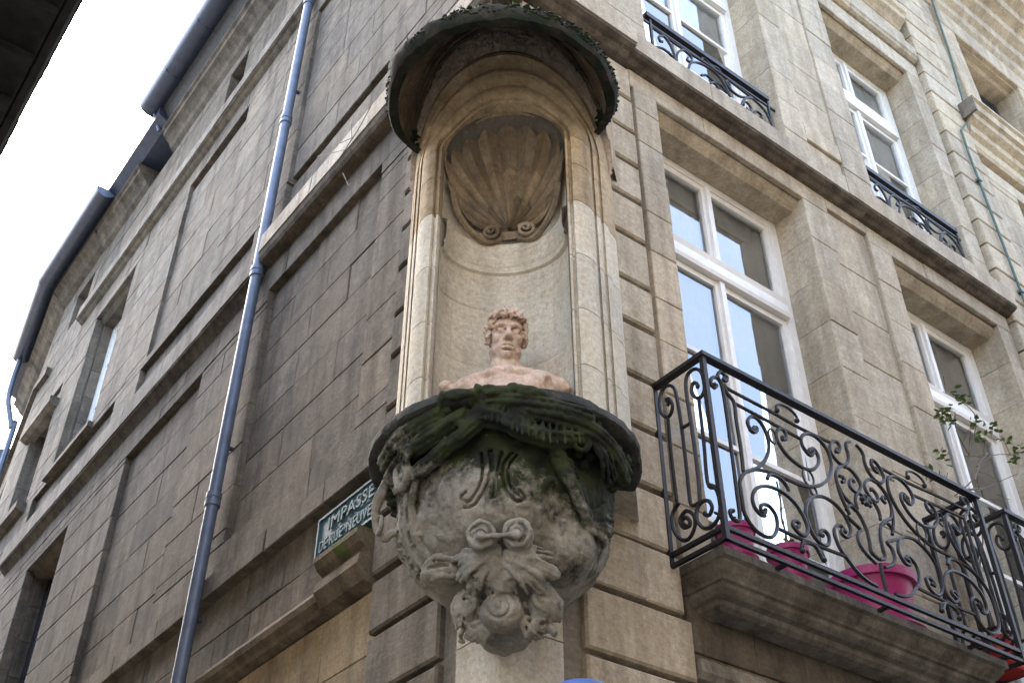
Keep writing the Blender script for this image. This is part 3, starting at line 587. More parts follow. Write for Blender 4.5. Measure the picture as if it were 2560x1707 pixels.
ring = [(1.0, 5.605), (.945, 5.615), (.93, 5.63), (.93, 5.645), (.955, 5.652), (.93, 5.665), (.915, 5.685), (.91, 5.70), (.91, 5.80), (.90, 5.815), (1.0, 5.83)]
MB().grid([[inn(-math.pi / 2 + math.pi * i / 30, z, s) for i in range(31)] for s, z in ring]).build('band_moulding', 'niche', niche, True, fixn=False)
# scallop shell: each lobe is a piece
H0 = (0., 5.90)
def shell_pt(ph, t, q):
    sc = 1 + .035 * (1 - (2 * q - 1) ** 2) - .01
    ru, rz = .322 * math.sin(ph) * sc, 6.20 + .372 * math.cos(ph) * sc
    u, z = H0[0] + (ru - H0[0]) * t, H0[1] + (rz - H0[1]) * t
    e = 1 - (u / NA) ** 2 - (max(0, z - ZS) / NA) ** 2
    o = OC - NB_ * math.sqrt(max(e, .0)) + .022
    o += (.016 + .028 * t) * (1 - abs(2 * q - 1) ** 1.1) + .03 * t * t + .012 * max(0, t - .88) / .12 + .028 * max(0, 1 - t / .25) ** 2
    return FDf(u, min(o, OC + .06), z)
shell = MB().add([FDf(-.05, -.13, 5.84), FDf(.05, -.13, 5.84), FDf(.05, -.13, 5.90), FDf(-.05, -.13, 5.90)], [(0, 1, 2, 3)]).build('scallop_shell', 'shell', niche)
NL = 13; PH = R_(141)
for k in range(NL):
    a, b = -PH + 2 * PH * k / NL, -PH + 2 * PH * (k + 1) / NL
    for r0, r1 in ((.04, .40), (.40, .70), (.70, 1.)):
        jit = random.uniform(-.002, .002); r1 = r1; nn = 9
        rows = [[tuple(Vector(shell_pt(a + (b - a) * i / 8, r0 + .002 + (r1 - r0 - .004) * j / nn, i / 8)) + Vector(FDf(0, jit, 0))) for i in range(9)] for j in range(nn + 1)]
        rim = [tuple(Vector(p) + Vector(FDf(0, -.03, 0))) for p in rows[-1]]; low = [tuple(Vector(p) + Vector(FDf(0, -.02, 0))) for p in rows[0]]
        MB().grid([low] + rows + [rim]).build('shell_lobe', 'shell', shell, True, fixn=False)
for s in (-1, 1):
    pts = []
    for i in range(40):
        t = i / 39; an = 2 * math.pi * 1.9 * t; r = .052 * (1 - .82 * t)
        pts.append(FDf(s * (.092 - r * math.cos(an + .6)) , -.10 + .035 * t, 5.865 + r * math.sin(an + .6)))
    MB().tube(pts, [.013 * (1 - .4 * i / 39) for i in range(40)], 7).build('scroll', 'shell', shell, True)
    pts = cat_rom([FDf(s * .05, -.13, 5.845), FDf(s * .13, -.11, 5.815), FDf(s * .21, -.04, 5.85), FDf(s * .265, .02, 5.93), FDf(s * .29, .05, 6.05)], 5)
    MB().tube(pts, [.020] * len(pts), 7).build('scroll', 'shell', shell, True)
# ---- canopy: lip, hollow soffit with carved frieze, upper slab
def lipc(f, grow=0.):       # f in -1..1 around the lip
    L = .64 + grow; s = f * (math.pi / 2 * L + .26) 
    q = math.pi / 2 * L
    if abs(s) <= q: return L * math.sin(s / L), .2 + L * math.cos(s / L)
    e = abs(s) - q; sg = 1 if s > 0 else -1
    return sg * (L - .14 * (e / .26) ** 2), .2 - e
def nz(p, s=1., oc=4): return noise.fractal(Vector(p) * s, .8, 2., oc)
NF = 160; rows = []
lip = [(-.05, 6.612), (.0, 6.606), (.012, 6.59), (.013, 6.56), (.006, 6.52), (-.004, 6.503), (-.03, 6.50), (-.055, 6.502)]
for g_, z in lip:
    row = []
    for i in range(NF + 1):
        u, o = lipc(-1 + 2 * i / NF, g_); n = nz((u * 3, o * 3, z * 3), 2.2)
        k = .014 if z > 6.52 else .008
        row.append(FDf(u * (1 + k * n * 1.5), o + k * n, z + .012 * n))
    rows.append(row)
can = MB().grid(rows).build('canopy_lip', 'canopy', niche, True, fixn=False)
def archc(f):
    ph = f * R_(96); r = .580 + .038 * math.cos(ph) ** 2
    return r * math.sin(ph), bow(abs(r * math.sin(ph))) + .058 * math.cos(ph), ZS + r * math.cos(ph) + (.02)
HT = [(0, 0, 0), (.03, .02, .05), (.10, .08, .17), (.20, .26, .43), (.30, .50, .70), (.37, .64, .90), (.385, .655, .87), (.42, .70, .90), (.435, .71, .82), (.455, .74, .81), (.47, .76, .88), (.51, .82, .95), (.525, .835, .90), (.54, .86, .88), (.555, .87, .92), (.585, .90, 1.0), (.60, .905, .985), (.62, .93, .96), (1.0, 1.0, 0)]
HX = [[a[i] for a in HT] for i in range(3)]
def canopt(f, t, extra=0.):
    """hollow hood: from the lip up to mouldings, then a near vertical frieze down to the arch"""
    u0, o0 = lipc(f, -.055); u1, o1, z1 = archc(f); zt = max(z1 + .19 * math.cos(f * 1.5), 6.57); h = np.interp(t, HX[0], HX[1])
    z = 6.502 + (zt - 6.502) * np.interp(t, HX[0][:-2], HX[2][:-2]) if t <= .6 else zt + (z1 - zt) * (t - .6) / .4
    k = extra
    return (u0 + (u1 - u0) * h + k * math.sin(f * 1.5), o0 + (o1 - o0) * h + k * math.cos(f * 1.5), z)
ts = [i / 60 * .60 for i in range(61)]
rows = []
for t in ts:
    row = []
    for i in range(NF + 1):
        f = -1 + 2 * i / NF; n = nz((f * 9, t * 9, 1), 1.); row.append(FDf(*canopt(f, t, .008 * n)))
    rows.append(row)
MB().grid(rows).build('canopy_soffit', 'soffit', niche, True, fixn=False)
rows = []
for j in range(49):
    t = .60 + .40 * j / 48; row = []
    for i in range(421):
        f = -1 + 2 * i / 420; v = Vector((f * 22, t * 24, 2.))
        a = noise.noise(v + Vector((noise.noise(v * .7), noise.noise(v * .7 + Vector((9, 3, 1))), 0)) * 1.8); rg = 1 - abs(a) * 3.2
        env = min(1, (t - .60) / .03, (1 - t) / .04)
        row.append(FDf(*canopt(f, t, env * (.026 * max(rg, -.5) + .010 * noise.noise(v * 2.6)) - .008)))
    rows.append(row)
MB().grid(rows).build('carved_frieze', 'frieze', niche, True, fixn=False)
top = MB()
ul = [lipc(-1 + 2 * i / 60, -.03) for i in range(61)]
rows = [[FDf(u * k, o * k + (-.35) * (1 - k), z) for u, o in ul] for k, z in ((1., 6.606), (.93, 6.69), (.85, 6.815), (.7, 7.04), (.6, 7.19), (.5, 7.27), (.02, 7.32))]
top.grid(rows); top.build('canopy_top', 'canopy', niche, True, fixn=False)
# the block of wall that joins canopy and niche to the corner
MB().add([FDf(u, o, z) for z in (6.68, 7.35) for u, o in ((-.57, -.22), (.57, -.22), (.62, -.65), (-.62, -.65))], [(0, 1, 5, 4), (1, 2, 6, 5), (3, 0, 4, 7), (4, 5, 6, 7)]).build('spandrel', 'arch', niche)
for s in (-1, 1): MB().add([FDf(s * u, o, z) for z in (6.28, 6.62) for u, o in ((.572, -.16), (.572, -.74), (.50, -.74), (.50, -.16))], [(0, 3, 2, 1), (0, 1, 5, 4), (1, 2, 6, 5), (2, 3, 7, 6), (3, 0, 4, 7), (4, 5, 6, 7)]).build('spandrel', 'niche', niche)
mo = MB(); rm = random.Random(4)
for i in range(1500):
    f = rm.uniform(-.98, .98); u, o = lipc(f, rm.uniform(-.03, .016)); z = 6.60 + rm.uniform(-.06, .012); r = rm.uniform(.005, .016)
    if f > .1: r *= 1.25
    c = Vector(FDf(u, o, z)); vs = []; 
    for a in range(5):
        an = 2 * math.pi * a / 5 + rm.random()
        vs.append(c + Vector(FDf(r * math.cos(an), r * math.sin(an) * .7, -r * .35)))
    vs += [c + Vector((0, 0, r * .8)), c + Vector((0, 0, -r * .7))]
    mo.add(vs, [(a, (a + 1) % 5, 5) for a in range(5)] + [((a + 1) % 5, a, 6) for a in range(5)])
tag(mo.build('moss_clumps', 'moss', niche, True), kind='stuff')
wd = MB()
for i in range(110):
    f = rm.gauss(-.12, .16) if i < 80 else rm.gauss(.12, .12); u, o = lipc(max(-.9, min(.9, f)), -.03); z0 = 6.60; L = rm.uniform(.03, .09); lx, lo_ = rm.gauss(0, .3), rm.gauss(.15, .25)
    p0 = Vector(FDf(u, o, z0)); d = Vector(FDf(lx, lo_, 1.)); p1 = p0 + d * L * .6; p2 = p1 + (d + Vector(FDf(lx, lo_ * 1.5, -.9))) * L * .4
    sdv = Vector(FDf(.004, .002, 0)); wd.add([p0 - sdv, p0 + sdv, p1 + sdv * .8, p1 - sdv * .8, p2], [(0, 1, 2, 3), (3, 2, 4)])
weeds = wd.build('weeds', 'leaf'); tag(weeds, 'thin grass and weeds sprouting on top of the mossy canopy', 'weeds', kind='stuff')
# ---- shelf
rows = []
for r, z in ((.10, 4.325), (.56, 4.318), (.60, 4.312), (.617, 4.302), (.620, 4.285), (.618, 4.262), (.606, 4.252), (.575, 4.249), (.30, 4.245)):
    row = []
    for i in range(121):
        a = R_(-112) + R_(224) * i / 120; n = nz((math.sin(a) * 2.5, math.cos(a) * 2.5, z * 4), 2.)
        rr = r + (.010 * n if r > .5 else 0) - (.018 * max(0, n - .25) if r > .59 else 0)
        row.append(FDf(rr * math.sin(a), rr * math.cos(a), z + (.006 * n if .5 < r < .61 else 0)))
    rows.append(row)
MB().grid(rows).build('shelf', 'shelf', niche, True, fixn=False)

# ================================================================= sculpting helper: smooth distance field -> mesh
class Sculpt:
    def __init__(s, lo, hi, h):
        s.lo = np.array(lo, float); s.h = h; s.n = np.ceil((np.array(hi) - s.lo) / h).astype(int) + 1
        s.F = np.full(s.n, .06, np.float32); s.T = None
    def xf(s, rot=None, loc=(0, 0, 0)): s.T = None if rot is None else (np.array(rot), np.array(loc, float))
    def _win(s, c, R):
        c = np.array(c, float)
        if s.T is not None: c = s.T[0] @ c + s.T[1]
        i0 = np.clip(np.floor((c - R - s.lo) / s.h).astype(int), 0, s.n - 1); i1 = np.clip(np.ceil((c + R - s.lo) / s.h).astype(int) + 1, 1, s.n)
        ax = [s.lo[k] + s.h * np.arange(i0[k], i1[k]) for k in range(3)]
        X, Y, Z = np.meshgrid(*ax, indexing='ij')
        if s.T is not None:
            p = np.stack([X, Y, Z], -1) - s.T[1]; p = p @ s.T[0]; X, Y, Z = p[..., 0], p[..., 1], p[..., 2]
        return tuple(slice(a, b) for a, b in zip(i0, i1)), X, Y, Z
    def put(s, sl, d, k, sub):
        f = s.F[sl]
        if f.size == 0: return
        if sub: f2 = -f; h = np.clip(.5 + .5 * (d - f2) / k, 0, 1) if k > 0 else None; s.F[sl] = -(np.where(d < f2, d, f2) if k <= 0 else (d * (1 - h) + f2 * h - k * h * (1 - h)))
        else:
            if k <= 0: s.F[sl] = np.minimum(f, d)
            else: h = np.clip(.5 + .5 * (f - d) / k, 0, 1); s.F[sl] = f * (1 - h) + d * h - k * h * (1 - h)
    def ell(s, c, r, k=.01, sub=False, rot=0., ax='o'):
        c = np.array(c, float); r = np.array(r, float); sl, X, Y, Z = s._win(c, r.max() + k * 2 + 3 * s.h)
        x, y, z = X - c[0], Y - c[1], Z - c[2]
        if rot:
            cs, sn = math.cos(rot), math.sin(rot)
            if ax == 'o': x, z = cs * x + sn * z, -sn * x + cs * z
            elif ax == 'u': y, z = cs * y + sn * z, -sn * y + cs * z
            else: x, y = cs * x + sn * y, -sn * x + cs * y
        q = np.sqrt((x / r[0]) ** 2 + (y / r[1]) ** 2 + (z / r[2]) ** 2) + 1e-9
        g = np.sqrt((x / r[0] ** 2) ** 2 + (y / r[1] ** 2) ** 2 + (z / r[2] ** 2) ** 2) + 1e-9
        s.put(sl, q * (q - 1) / g, k, sub)
    def cap(s, a, b, ra, rb=None, k=.008, sub=False):
        rb = ra if rb is None else rb; a = np.array(a, float); b = np.array(b, float)
        c = (a + b) / 2; sl, X, Y, Z = s._win(c, np.linalg.norm(b - a) / 2 + max(ra, rb) + 2 * k + 3 * s.h)
        d = b - a; L = d @ d + 1e-12; t = np.clip(((X - a[0]) * d[0] + (Y - a[1]) * d[1] + (Z - a[2]) * d[2]) / L, 0, 1)
        s.put(sl, np.sqrt((X - a[0] - t * d[0]) ** 2 + (Y - a[1] - t * d[1]) ** 2 + (Z - a[2] - t * d[2]) ** 2) - (ra + (rb - ra) * t), k, sub)
    def path(s, pts, r0, r1=None, k=.006, sub=False, n=4):
        P = [tuple(p) for p in cat_rom(pts, n)]; r1 = r0 if r1 is None else r1; m = len(P) - 1
        for i in range(m): s.cap(P[i], P[i + 1], r0 + (r1 - r0) * i / m, r0 + (r1 - r0) * (i + 1) / m, k, sub)
    def torus(s, c, R, r, nrm=(0, 1, 0), k=.006):
        c = np.array(c, float); nrm = np.array(nrm, float) / np.linalg.norm(nrm); sl, X, Y, Z = s._win(c, R + r + 2 * k + 3 * s.h)
        x, y, z = X - c[0], Y - c[1], Z - c[2]; hgt = x * nrm[0] + y * nrm[1] + z * nrm[2]; rad = np.sqrt(np.maximum(x * x + y * y + z * z - hgt ** 2, 0))
        s.put(sl, np.sqrt((rad - R) ** 2 + hgt ** 2) - r, k, False)
    def func(s, fn, k=.01, sub=False):
        ax = [s.lo[i] + s.h * np.arange(s.n[i]) for i in range(3)]; X, Y, Z = np.meshgrid(*ax, indexing='ij')
        s.put(tuple(slice(0, n) for n in s.n), fn(X, Y, Z), k, sub)
    def rough(s, amp, cell, seed=0):
        rs = np.random.RandomState(seed); m = np.ceil(s.n * s.h / cell).astype(int) + 2; L = rs.rand(*m) * 2 - 1
        I = [np.arange(s.n[k]) * s.h / cell for k in range(3)]; i0 = [a.astype(int) for a in I]; fr = [a - b for a, b in zip(I, i0)]; fr = [f * f * (3 - 2 * f) for f in fr]
        out = 0
        for a in (0, 1):
            for b in (0, 1):
                for c in (0, 1):
                    wt = (fr[0] if a else 1 - fr[0])[:, None, None] * (fr[1] if b else 1 - fr[1])[None, :, None] * (fr[2] if c else 1 - fr[2])[None, None, :]
                    out = out + wt * L[np.ix_(i0[0] + a, i0[1] + b, i0[2] + c)]
        s.F += (amp * out).astype(np.float32)
    def mesh(s, fr):
        F = s.F; S = F < 0; n = F.shape
        c = np.zeros(tuple(k - 1 for k in n), np.int8)
        for a in (0, 1):
            for b in (0, 1):
                for d in (0, 1): c += S[a:n[0] - 1 + a, b:n[1] - 1 + b, d:n[2] - 1 + d]
        act = (c > 0) & (c < 8); idx = -np.ones(act.shape, int); ids = np.argwhere(act); idx[act] = np.arange(len(ids))
        acc = np.zeros((len(ids), 3)); cnt = np.zeros(len(ids))
        cor = [(a, b, d) for a in (0, 1) for b in (0, 1) for d in (0, 1)]
        for p in cor:
            for k in range(3):
                if p[k]: continue
                q = list(p); q[k] = 1
                fa = F[ids[:, 0] + p[0], ids[:, 1] + p[1], ids[:, 2] + p[2]]; fb = F[ids[:, 0] + q[0], ids[:, 1] + q[1], ids[:, 2] + q[2]]
                cr = (fa < 0) != (fb < 0); t = np.where(cr, fa / (fa - fb + 1e-12), 0); pt = np.array(p, float)[None, :].repeat(len(ids), 0); pt[:, k] += t
                acc[cr] += pt[cr]; cnt[cr] += 1
        V = (ids + acc / cnt[:, None]) * s.h + s.lo; faces = []
        for k in range(3):
            sl0 = [slice(None)] * 3; sl1 = [slice(None)] * 3; sl0[k] = slice(0, -1); sl1[k] = slice(1, None)
            A, B = S[tuple(sl0)], S[tuple(sl1)]; E = np.argwhere(A != B); i, j = [m for m in range(3) if m != k]
            E = E[(E[:, i] > 0) & (E[:, j] > 0) & (E[:, i] < n[i] - 1) & (E[:, j] < n[j] - 1)]
            def g(di, dj): q = E.copy(); q[:, i] += di; q[:, j] += dj; return idx[q[:, 0], q[:, 1], q[:, 2]]
            quad = np.stack([g(-1, -1), g(0, -1), g(0, 0), g(-1, 0)], 1); fl = A[E[:, 0], E[:, 1], E[:, 2]]
            if k == 1: fl = ~fl
            quad[~fl] = quad[~fl][:, ::-1]; faces.append(quad)
        mb = MB(); mb.v = [fr(*p) for p in V.tolist()]; mb.f = [tuple(f) for f in np.concatenate(faces).tolist() if min(f) >= 0]
        return mb

# ---- carved corbel: cartouche with monogram, swags under the shelf, volutes and leaves, snail knob at the bottom
sc_ = Sculpt((-.61, -.20, 3.36), (.61, .67, 4.335), .0060)
zz = [3.2, 3.385, 3.44, 3.48, 3.55, 3.62, 3.66, 3.75, 3.85, 3.95, 4.08, 4.22, 4.3]; rr = [-.3, -.02, .09, .12, .145, .19, .275, .385, .445, .462, .475, .50, .54]
sc_.func(lambda X, Y, Z: np.maximum((np.hypot(X, Y) - np.interp(Z, zz, rr)) * .8, Z - 4.265), .02)
V3 = lambda *a: Vector(a)
rc = random.Random(21)
def onb(deg, z, e=0.):   # a point on the round body of the corbel
    r = np.interp(z, zz, rr) + e; return (r * math.sin(R_(deg)), r * math.cos(R_(deg)), z)
def frond(b, t, nrm, wd, nv=5, r=.013, curl=.03):
    b, t, nrm = Vector(b), Vector(t), Vector(nrm).normalized(); sd_ = nrm.cross(t - b).normalized()
    for i in range(nv):
        q = (i / (nv - 1) - .5) * 2; d = t - b; j = rc.uniform(-.006, .006)
        sc_.path([b + sd_ * wd * .2 * q, b + d * .5 + sd_ * wd * .75 * q + nrm * (curl + j), b + d * (1 - .22 * q * q) + sd_ * (wd * q + j) - nrm * curl * .2], r, r * .72, .0025, n=3)
def bfrond(d0, z0, d1, z1, wd, nv=5, r=.012, curl=.03, e=.0):
    m = R_((d0 + d1) / 2); frond(onb(d0, z0, e), onb(d1, z1, e), (math.sin(m), math.cos(m), -.1), wd, nv, r, curl)
# cartouche
SHC, SHR = np.array((.006, .285, 3.955)), np.array((.275, .225, .255))
sc_.ell(SHC, SHR, .010); sc_.ell((.006, .44, 4.10), (.07, .05, .09), .03)
def sho(u, z): return SHC[1] + SHR[1] * math.sqrt(max(.03, 1 - ((u - SHC[0]) / SHR[0]) ** 2 - ((z - SHC[2]) / SHR[2]) ** 2))
# raised border of the cartouche and leafy left flank
sc_.path([onb(-37, 4.06, .03), onb(-42, 3.97, .03), onb(-47, 3.87, .02), onb(-50, 3.77, .01), onb(-48, 3.70, .01)], .015, .018, .002)
sc_.path([onb(-46, 4.03, .02), onb(-52, 3.93, .02), onb(-58, 3.82, .015), onb(-60, 3.72, .01)], .012, .015, .002)
for k in range(4): bfrond(-55 - 9 * k, 4.02 - .01 * k, -60 - 9 * k, 3.74 + .02 * k, .035, 4, .011, .025)
for i in range(60):
    d, z = -rc.uniform(45, 92), rc.uniform(3.68, 3.99); c = onb(d, z, rc.uniform(-.005, .014))
    sc_.ell(c, (rc.uniform(.008, .022), rc.uniform(.010, .020), rc.uniform(.006, .016)), .002, rot=rc.uniform(-1, 1))
for i in range(16):
    d, z = -rc.uniform(46, 90), rc.uniform(3.70, 3.97); sc_.ell(onb(d, z, .012), (rc.uniform(.006, .014), .014, rc.uniform(.010, .026)), .002, True)
# right flank: ribbed ridge, fan leaf, smooth swelling below
sc_.path([onb(33, 4.06, .03), onb(37, 3.99, .035), onb(45, 3.91, .03), onb(53, 3.84, .015)], .036, .018, .004)
for i in range(11):
    t = i / 10; sc_.cap(onb(29 + 19 * t, 4.065 - .20 * t, .062 - .02 * t), onb(41 + 17 * t, 4.04 - .20 * t, .045 - .02 * t), .0080, .0070, .0015)
sc_.ell(onb(58, 3.78, -.12), (.16, .16, .16), .02)
bfrond(55, 3.85, 86, 3.96, .075, 7, .013, .035, .01); bfrond(56, 3.83, 82, 3.86, .045, 5, .012, .03, .01); bfrond(50, 3.82, 54, 3.73, .03, 4, .010, .02, .01)
sc_.cap((.195, sho(.195, 3.83), 3.83), (.185, sho(.185, 3.78) + .004, 3.78), .013, .010, .002); sc_.cap(onb(40, 3.80, .03), onb(45, 3.72, .02), .010, .007, .002)
sc_.ell((.235, sho(.235, 3.94) + .012, 3.94), (.036, .03, .03), .002); sc_.ell((.25, sho(.25, 3.92) + .04, 3.915), (.022, .03, .018), .002, True); sc_.ell((.215, sho(.215, 3.975) + .008, 3.975), (.022, .02, .02), .002)
for (u, z) in ((-.245, 3.90), (-.23, 3.82), (-.21, 3.77), (-.24, 3.86)): sc_.ell((u, sho(u, z) + .006, z), (.026, .022, .013), .003, rot=rc.uniform(-.6, .6))
# draped swags under the shelf, each a bundle of folds
def swag(pts, r0, r1, folds=4, ribs=0):
    P = [Vector(p) for p in pts]
    sc_.path(P, r0 * .8, r1 * .8, .006)
    for k in range(folds):
        an = -.9 + 2.6 * k / max(1, folds - 1); Q = []
        for i, p in enumerate(P):
            rad = V3(p.x, p.y, 0).normalized(); rr_ = (r0 + (r1 - r0) * i / (len(P) - 1)) * .8
            Q.append(p + rad * rr_ * math.cos(an) + V3(0, 0, -1) * rr_ * math.sin(an) * .9 + V3(rc.uniform(-.006, .006), 0, rc.uniform(-.006, .006)))
        sc_.path(Q, r0 * .30, r1 * .26, .002)
    if ribs:
        C_ = cat_rom(P, 9)
        for i in range(2, len(C_) - 2, 2):
            rad = V3(C_[i].x, C_[i].y, 0).normalized(); c = C_[i] + rad * r0 * .75
            sc_.cap(c + V3(0, 0, r0 * .8), c + V3(0, 0, -r0 * .9) + rad * .006, .0075, .006, .002)
swag([(-.03, .55, 4.205), (.06, .555, 4.17), (.14, .535, 4.12), (.25, .485, 4.105), (.36, .42, 4.14)], .052, .042, 4, 1)
swag([(.0, .555, 4.20), (-.07, .545, 4.14), (-.14, .515, 4.10), (-.205, .475, 4.08)], .045, .03, 5)
swag([(-.09, .54, 4.205), (-.17, .52, 4.17), (-.27, .455, 4.16), (-.37, .37, 4.15), (-.46, .25, 4.12)], .05, .04, 5)
swag([(.14, .55, 4.205), (.25, .51, 4.20), (.38, .42, 4.19), (.47, .30, 4.165), (.52, .12, 4.12)], .045, .05, 5)
for (a0_, a1_) in ((-20, -4), (-6, 9), (7, 22)):
    for k in range(3): sc_.path([onb(a0_, 4.25, .06), (.632 * math.sin(R_(a0_ + 3)), .618 * math.cos(R_(a0_ + 3)), 4.272 + .012 * k), (.638 * math.sin(R_((a0_ + a1_) / 2)), .624 * math.cos(R_((a0_ + a1_) / 2)), 4.285 - .014 * k), (.632 * math.sin(R_(a1_)), .615 * math.cos(R_(a1_)), 4.27), onb(a1_ + 2, 4.235, .06)], .015, .012, .003)
swag([(-.20, .52, 4.235), (-.30, .46, 4.225), (-.40, .38, 4.215), (-.49, .24, 4.20)], .05, .045, 5)
swag([(.02, .57, 4.245), (.14, .565, 4.235), (.27, .51, 4.235), (.40, .43, 4.23)], .045, .05, 5)
swag([(-.16, .50, 4.10), (-.25, .44, 4.06), (-.34, .36, 4.05), (-.42, .25, 4.06)], .04, .035, 5)
frond((-.06, .56, 4.15), (-.15, .525, 4.215), (-.2, 1, 0), .04, 5, .012, .02); frond((-.30, .45, 4.19), (-.40, .36, 4.08), (-.6, .8, 0), .055, 6, .012, .03); frond((.40, .40, 4.19), (.50, .22, 4.06), (.7, .7, 0), .07, 6, .013, .03)
frond((.08, .57, 4.215), (.20, .555, 4.16), (.2, 1, 0), .03, 4, .012, .02)
for i in range(60):
    a = R_(rc.uniform(-88, 88)); z = rc.uniform(4.05, 4.245); r = .47 + .10 * (z - 4.05) / .19
    if abs(a) < R_(13) and z < 4.16: continue
    sc_.ell((r * math.sin(a), r * math.cos(a), z), (rc.uniform(.012, .035), .022, rc.uniform(.008, .022)), .004, rot=rc.uniform(-1, 1))
sc_.torus((.375, .425, 4.12), .036, .011, (.6, .75, -.2), .002); sc_.ell((.375, .43, 4.12), (.016, .016, .016), .002)
sc_.torus((-.385, .36, 4.055), .046, .019, (-.7, .6, -.2), .002); sc_.ell((-.385, .36, 4.055), (.016, .016, .016), .002)
# left ear scroll
sc_.path([(-.49, .22, 4.12), (-.53, .20, 4.03), (-.535, .17, 3.94), (-.50, .15, 3.88), (-.46, .17, 3.90)], .022, .016, .003); sc_.torus((-.515, .19, 3.93), .036, .011, (-.8, .5, 0), .002)
# spectacle volutes and bar
for u, zc in ((-.03, 3.705), (.112, 3.70)):
    o = .455; sc_.ell((u, o - .04, zc), (.060, .04, .056), .004); sc_.torus((u, o + .004, zc), .048, .0115, (0, 1, -.3), .0015); sc_.torus((u, o + .010, zc - .006), .025, .007, (0, 1, -.3), .0015); sc_.ell((u, o + .022, zc - .018), (.020, .020, .020), .0015)
    pts = [(u + .036 * math.cos(a), o + .010, zc + .036 * math.sin(a)) for a in [2 * math.pi * k / 16 for k in range(17)]]
    for k in range(16): sc_.cap(pts[k], pts[k + 1], .0065, None, .001, True)
sc_.cap((-.03, .480, 3.685), (.112, .480, 3.680), .010, None, .0015); sc_.ell((.035, .40, 3.625), (.045, .09, .026), .003, True)
sc_.cap((.0, .36, 3.66), (.03, .30, 3.56), .05, .04, .01)
# acanthus below
for b_, t_, n_, w_, nv_ in (((-.02, .385, 3.655), (-.155, .325, 3.675), (-.25, 1, -.2), .028, 4), ((-.02, .38, 3.645), (-.15, .30, 3.60), (-.3, 1, -.3), .036, 5), ((-.01, .365, 3.63), (-.10, .285, 3.545), (-.2, 1, -.3), .036, 5), ((.0, .35, 3.62), (-.02, .28, 3.535), (0, 1, -.3), .025, 4),
                            ((.06, .39, 3.65), (.24, .335, 3.655), (.25, 1, -.1), .030, 4), ((.06, .385, 3.64), (.255, .29, 3.595), (.3, 1, -.3), .040, 6), ((.05, .37, 3.63), (.19, .285, 3.535), (.2, 1, -.3), .040, 5), ((.05, .35, 3.62), (.08, .285, 3.53), (.1, 1, -.3), .03, 4)):
    frond(b_, t_, n_, w_, nv_, .0115, rc.uniform(.02, .04))
for s in (-1, 1):
    c = .035
    sc_.ell((c + s * .145, .19, 3.515), (.062, .065, .068), .004); sc_.torus((c + s * .15, .245, 3.525), .038, .011, (s * .45, .9, -.25), .0015); sc_.torus((c + s * .15, .255, 3.525), .018, .0065, (s * .45, .9, -.25), .0015)
    frond((c + s * .165, .235, 3.58), (c + s * .21, .16, 3.46), (s * .8, .6, 0), .04, 5, .011, .02)
    frond((c + s * .05, .215, 3.46), (c + s * .14, .18, 3.40), (s * .2, .8, -.6), .045, 6, .011, .025); frond((c + s * .11, .21, 3.50), (c + s * .17, .17, 3.415), (s * .4, .8, -.4), .035, 5, .010, .025)
    for i in range(46): sc_.ell((c + s * rc.uniform(.06, .19), rc.uniform(.13, .215), rc.uniform(3.405, 3.56)), (rc.uniform(.007, .018), rc.uniform(.010, .022), rc.uniform(.006, .015)), .002, rot=rc.uniform(-1, 1))
    for i in range(14): sc_.ell((c + s * rc.uniform(.07, .19), rc.uniform(.20, .25), rc.uniform(3.41, 3.56)), (rc.uniform(.005, .011), .02, rc.uniform(.006, .014)), .0015, True)
sc_.ell((-.225, .25, 3.645), (.085, .08, .045), .004); sc_.ell((-.23, .325, 3.655), (.06, .04, .015), .002, True); sc_.path([(-.30, .24, 3.685), (-.235, .325, 3.69), (-.16, .305, 3.68)], .014, .012, .002); sc_.path([(-.29, .22, 3.625), (-.23, .305, 3.615), (-.16, .28, 3.625)], .014, .012, .002)
# snail knob
KC = np.array((.022, .235, 3.478)); sc_.ell(KC, (.088, .08, .082), .004)
pts = []
for i in range(30):
    t = i / 29; an = 2 * math.pi * 2.1 * t; r = .073 * (1 - .85 * t); u, z = r * math.cos(an), r * math.sin(an)
    pts.append((KC[0] + u, KC[1] + .080 * math.sqrt(max(0, 1 - (u / .088) ** 2 - (z / .082) ** 2)), KC[2] + z))
for i in range(29): sc_.cap(pts[i], pts[i + 1], .0085, None, .002, True)
sc_.rough(.004, .05, 1); sc_.rough(.0035, .018, 2)
# monogram cut into the cartouche: follow the surface that is really there
def surf(u, z):
    i, k = int(round((u - sc_.lo[0]) / sc_.h)), int(round((z - sc_.lo[2]) / sc_.h)); col = np.nonzero(sc_.F[i, :, k] < 0)[0]
    return (u, sc_.lo[1] + sc_.h * (col.max() + .4), z)
mono = [[(-.03, 4.06), (-.022, 4.0), (-.025, 3.93), (-.05, 3.875), (-.085, 3.845), (-.112, 3.868), (-.09, 3.885)], [(.0, 4.07), (.012, 4.0), (.006, 3.93), (-.02, 3.87), (-.06, 3.83), (-.10, 3.83)],
        [(.012, 4.07), (.020, 3.99), (.030, 3.92), (.024, 3.85)], [(.055, 4.06), (.042, 3.98), (.032, 3.92), (.03, 3.87)], [(.004, 3.945), (.06, 3.945)],
        [(.098, 4.06), (.065, 4.0), (.06, 3.93), (.075, 3.87), (.11, 3.84), (.142, 3.855), (.125, 3.88)], [(.115, 4.05), (.085, 3.99), (.082, 3.93), (.095, 3.88), (.12, 3.862)]]
cuts = [[surf(p.x, p.z) for p in cat_rom([(u, 0, z) for u, z in c], 6)] for c in mono]
for c in cuts:
    for i in range(len(c) - 1):
        for dd in (0., -.010, -.018): sc_.cap((c[i][0], c[i][1] + dd, c[i][2]), (c[i + 1][0], c[i + 1][1] + dd, c[i + 1][2]), .0065, None, .0005, True)
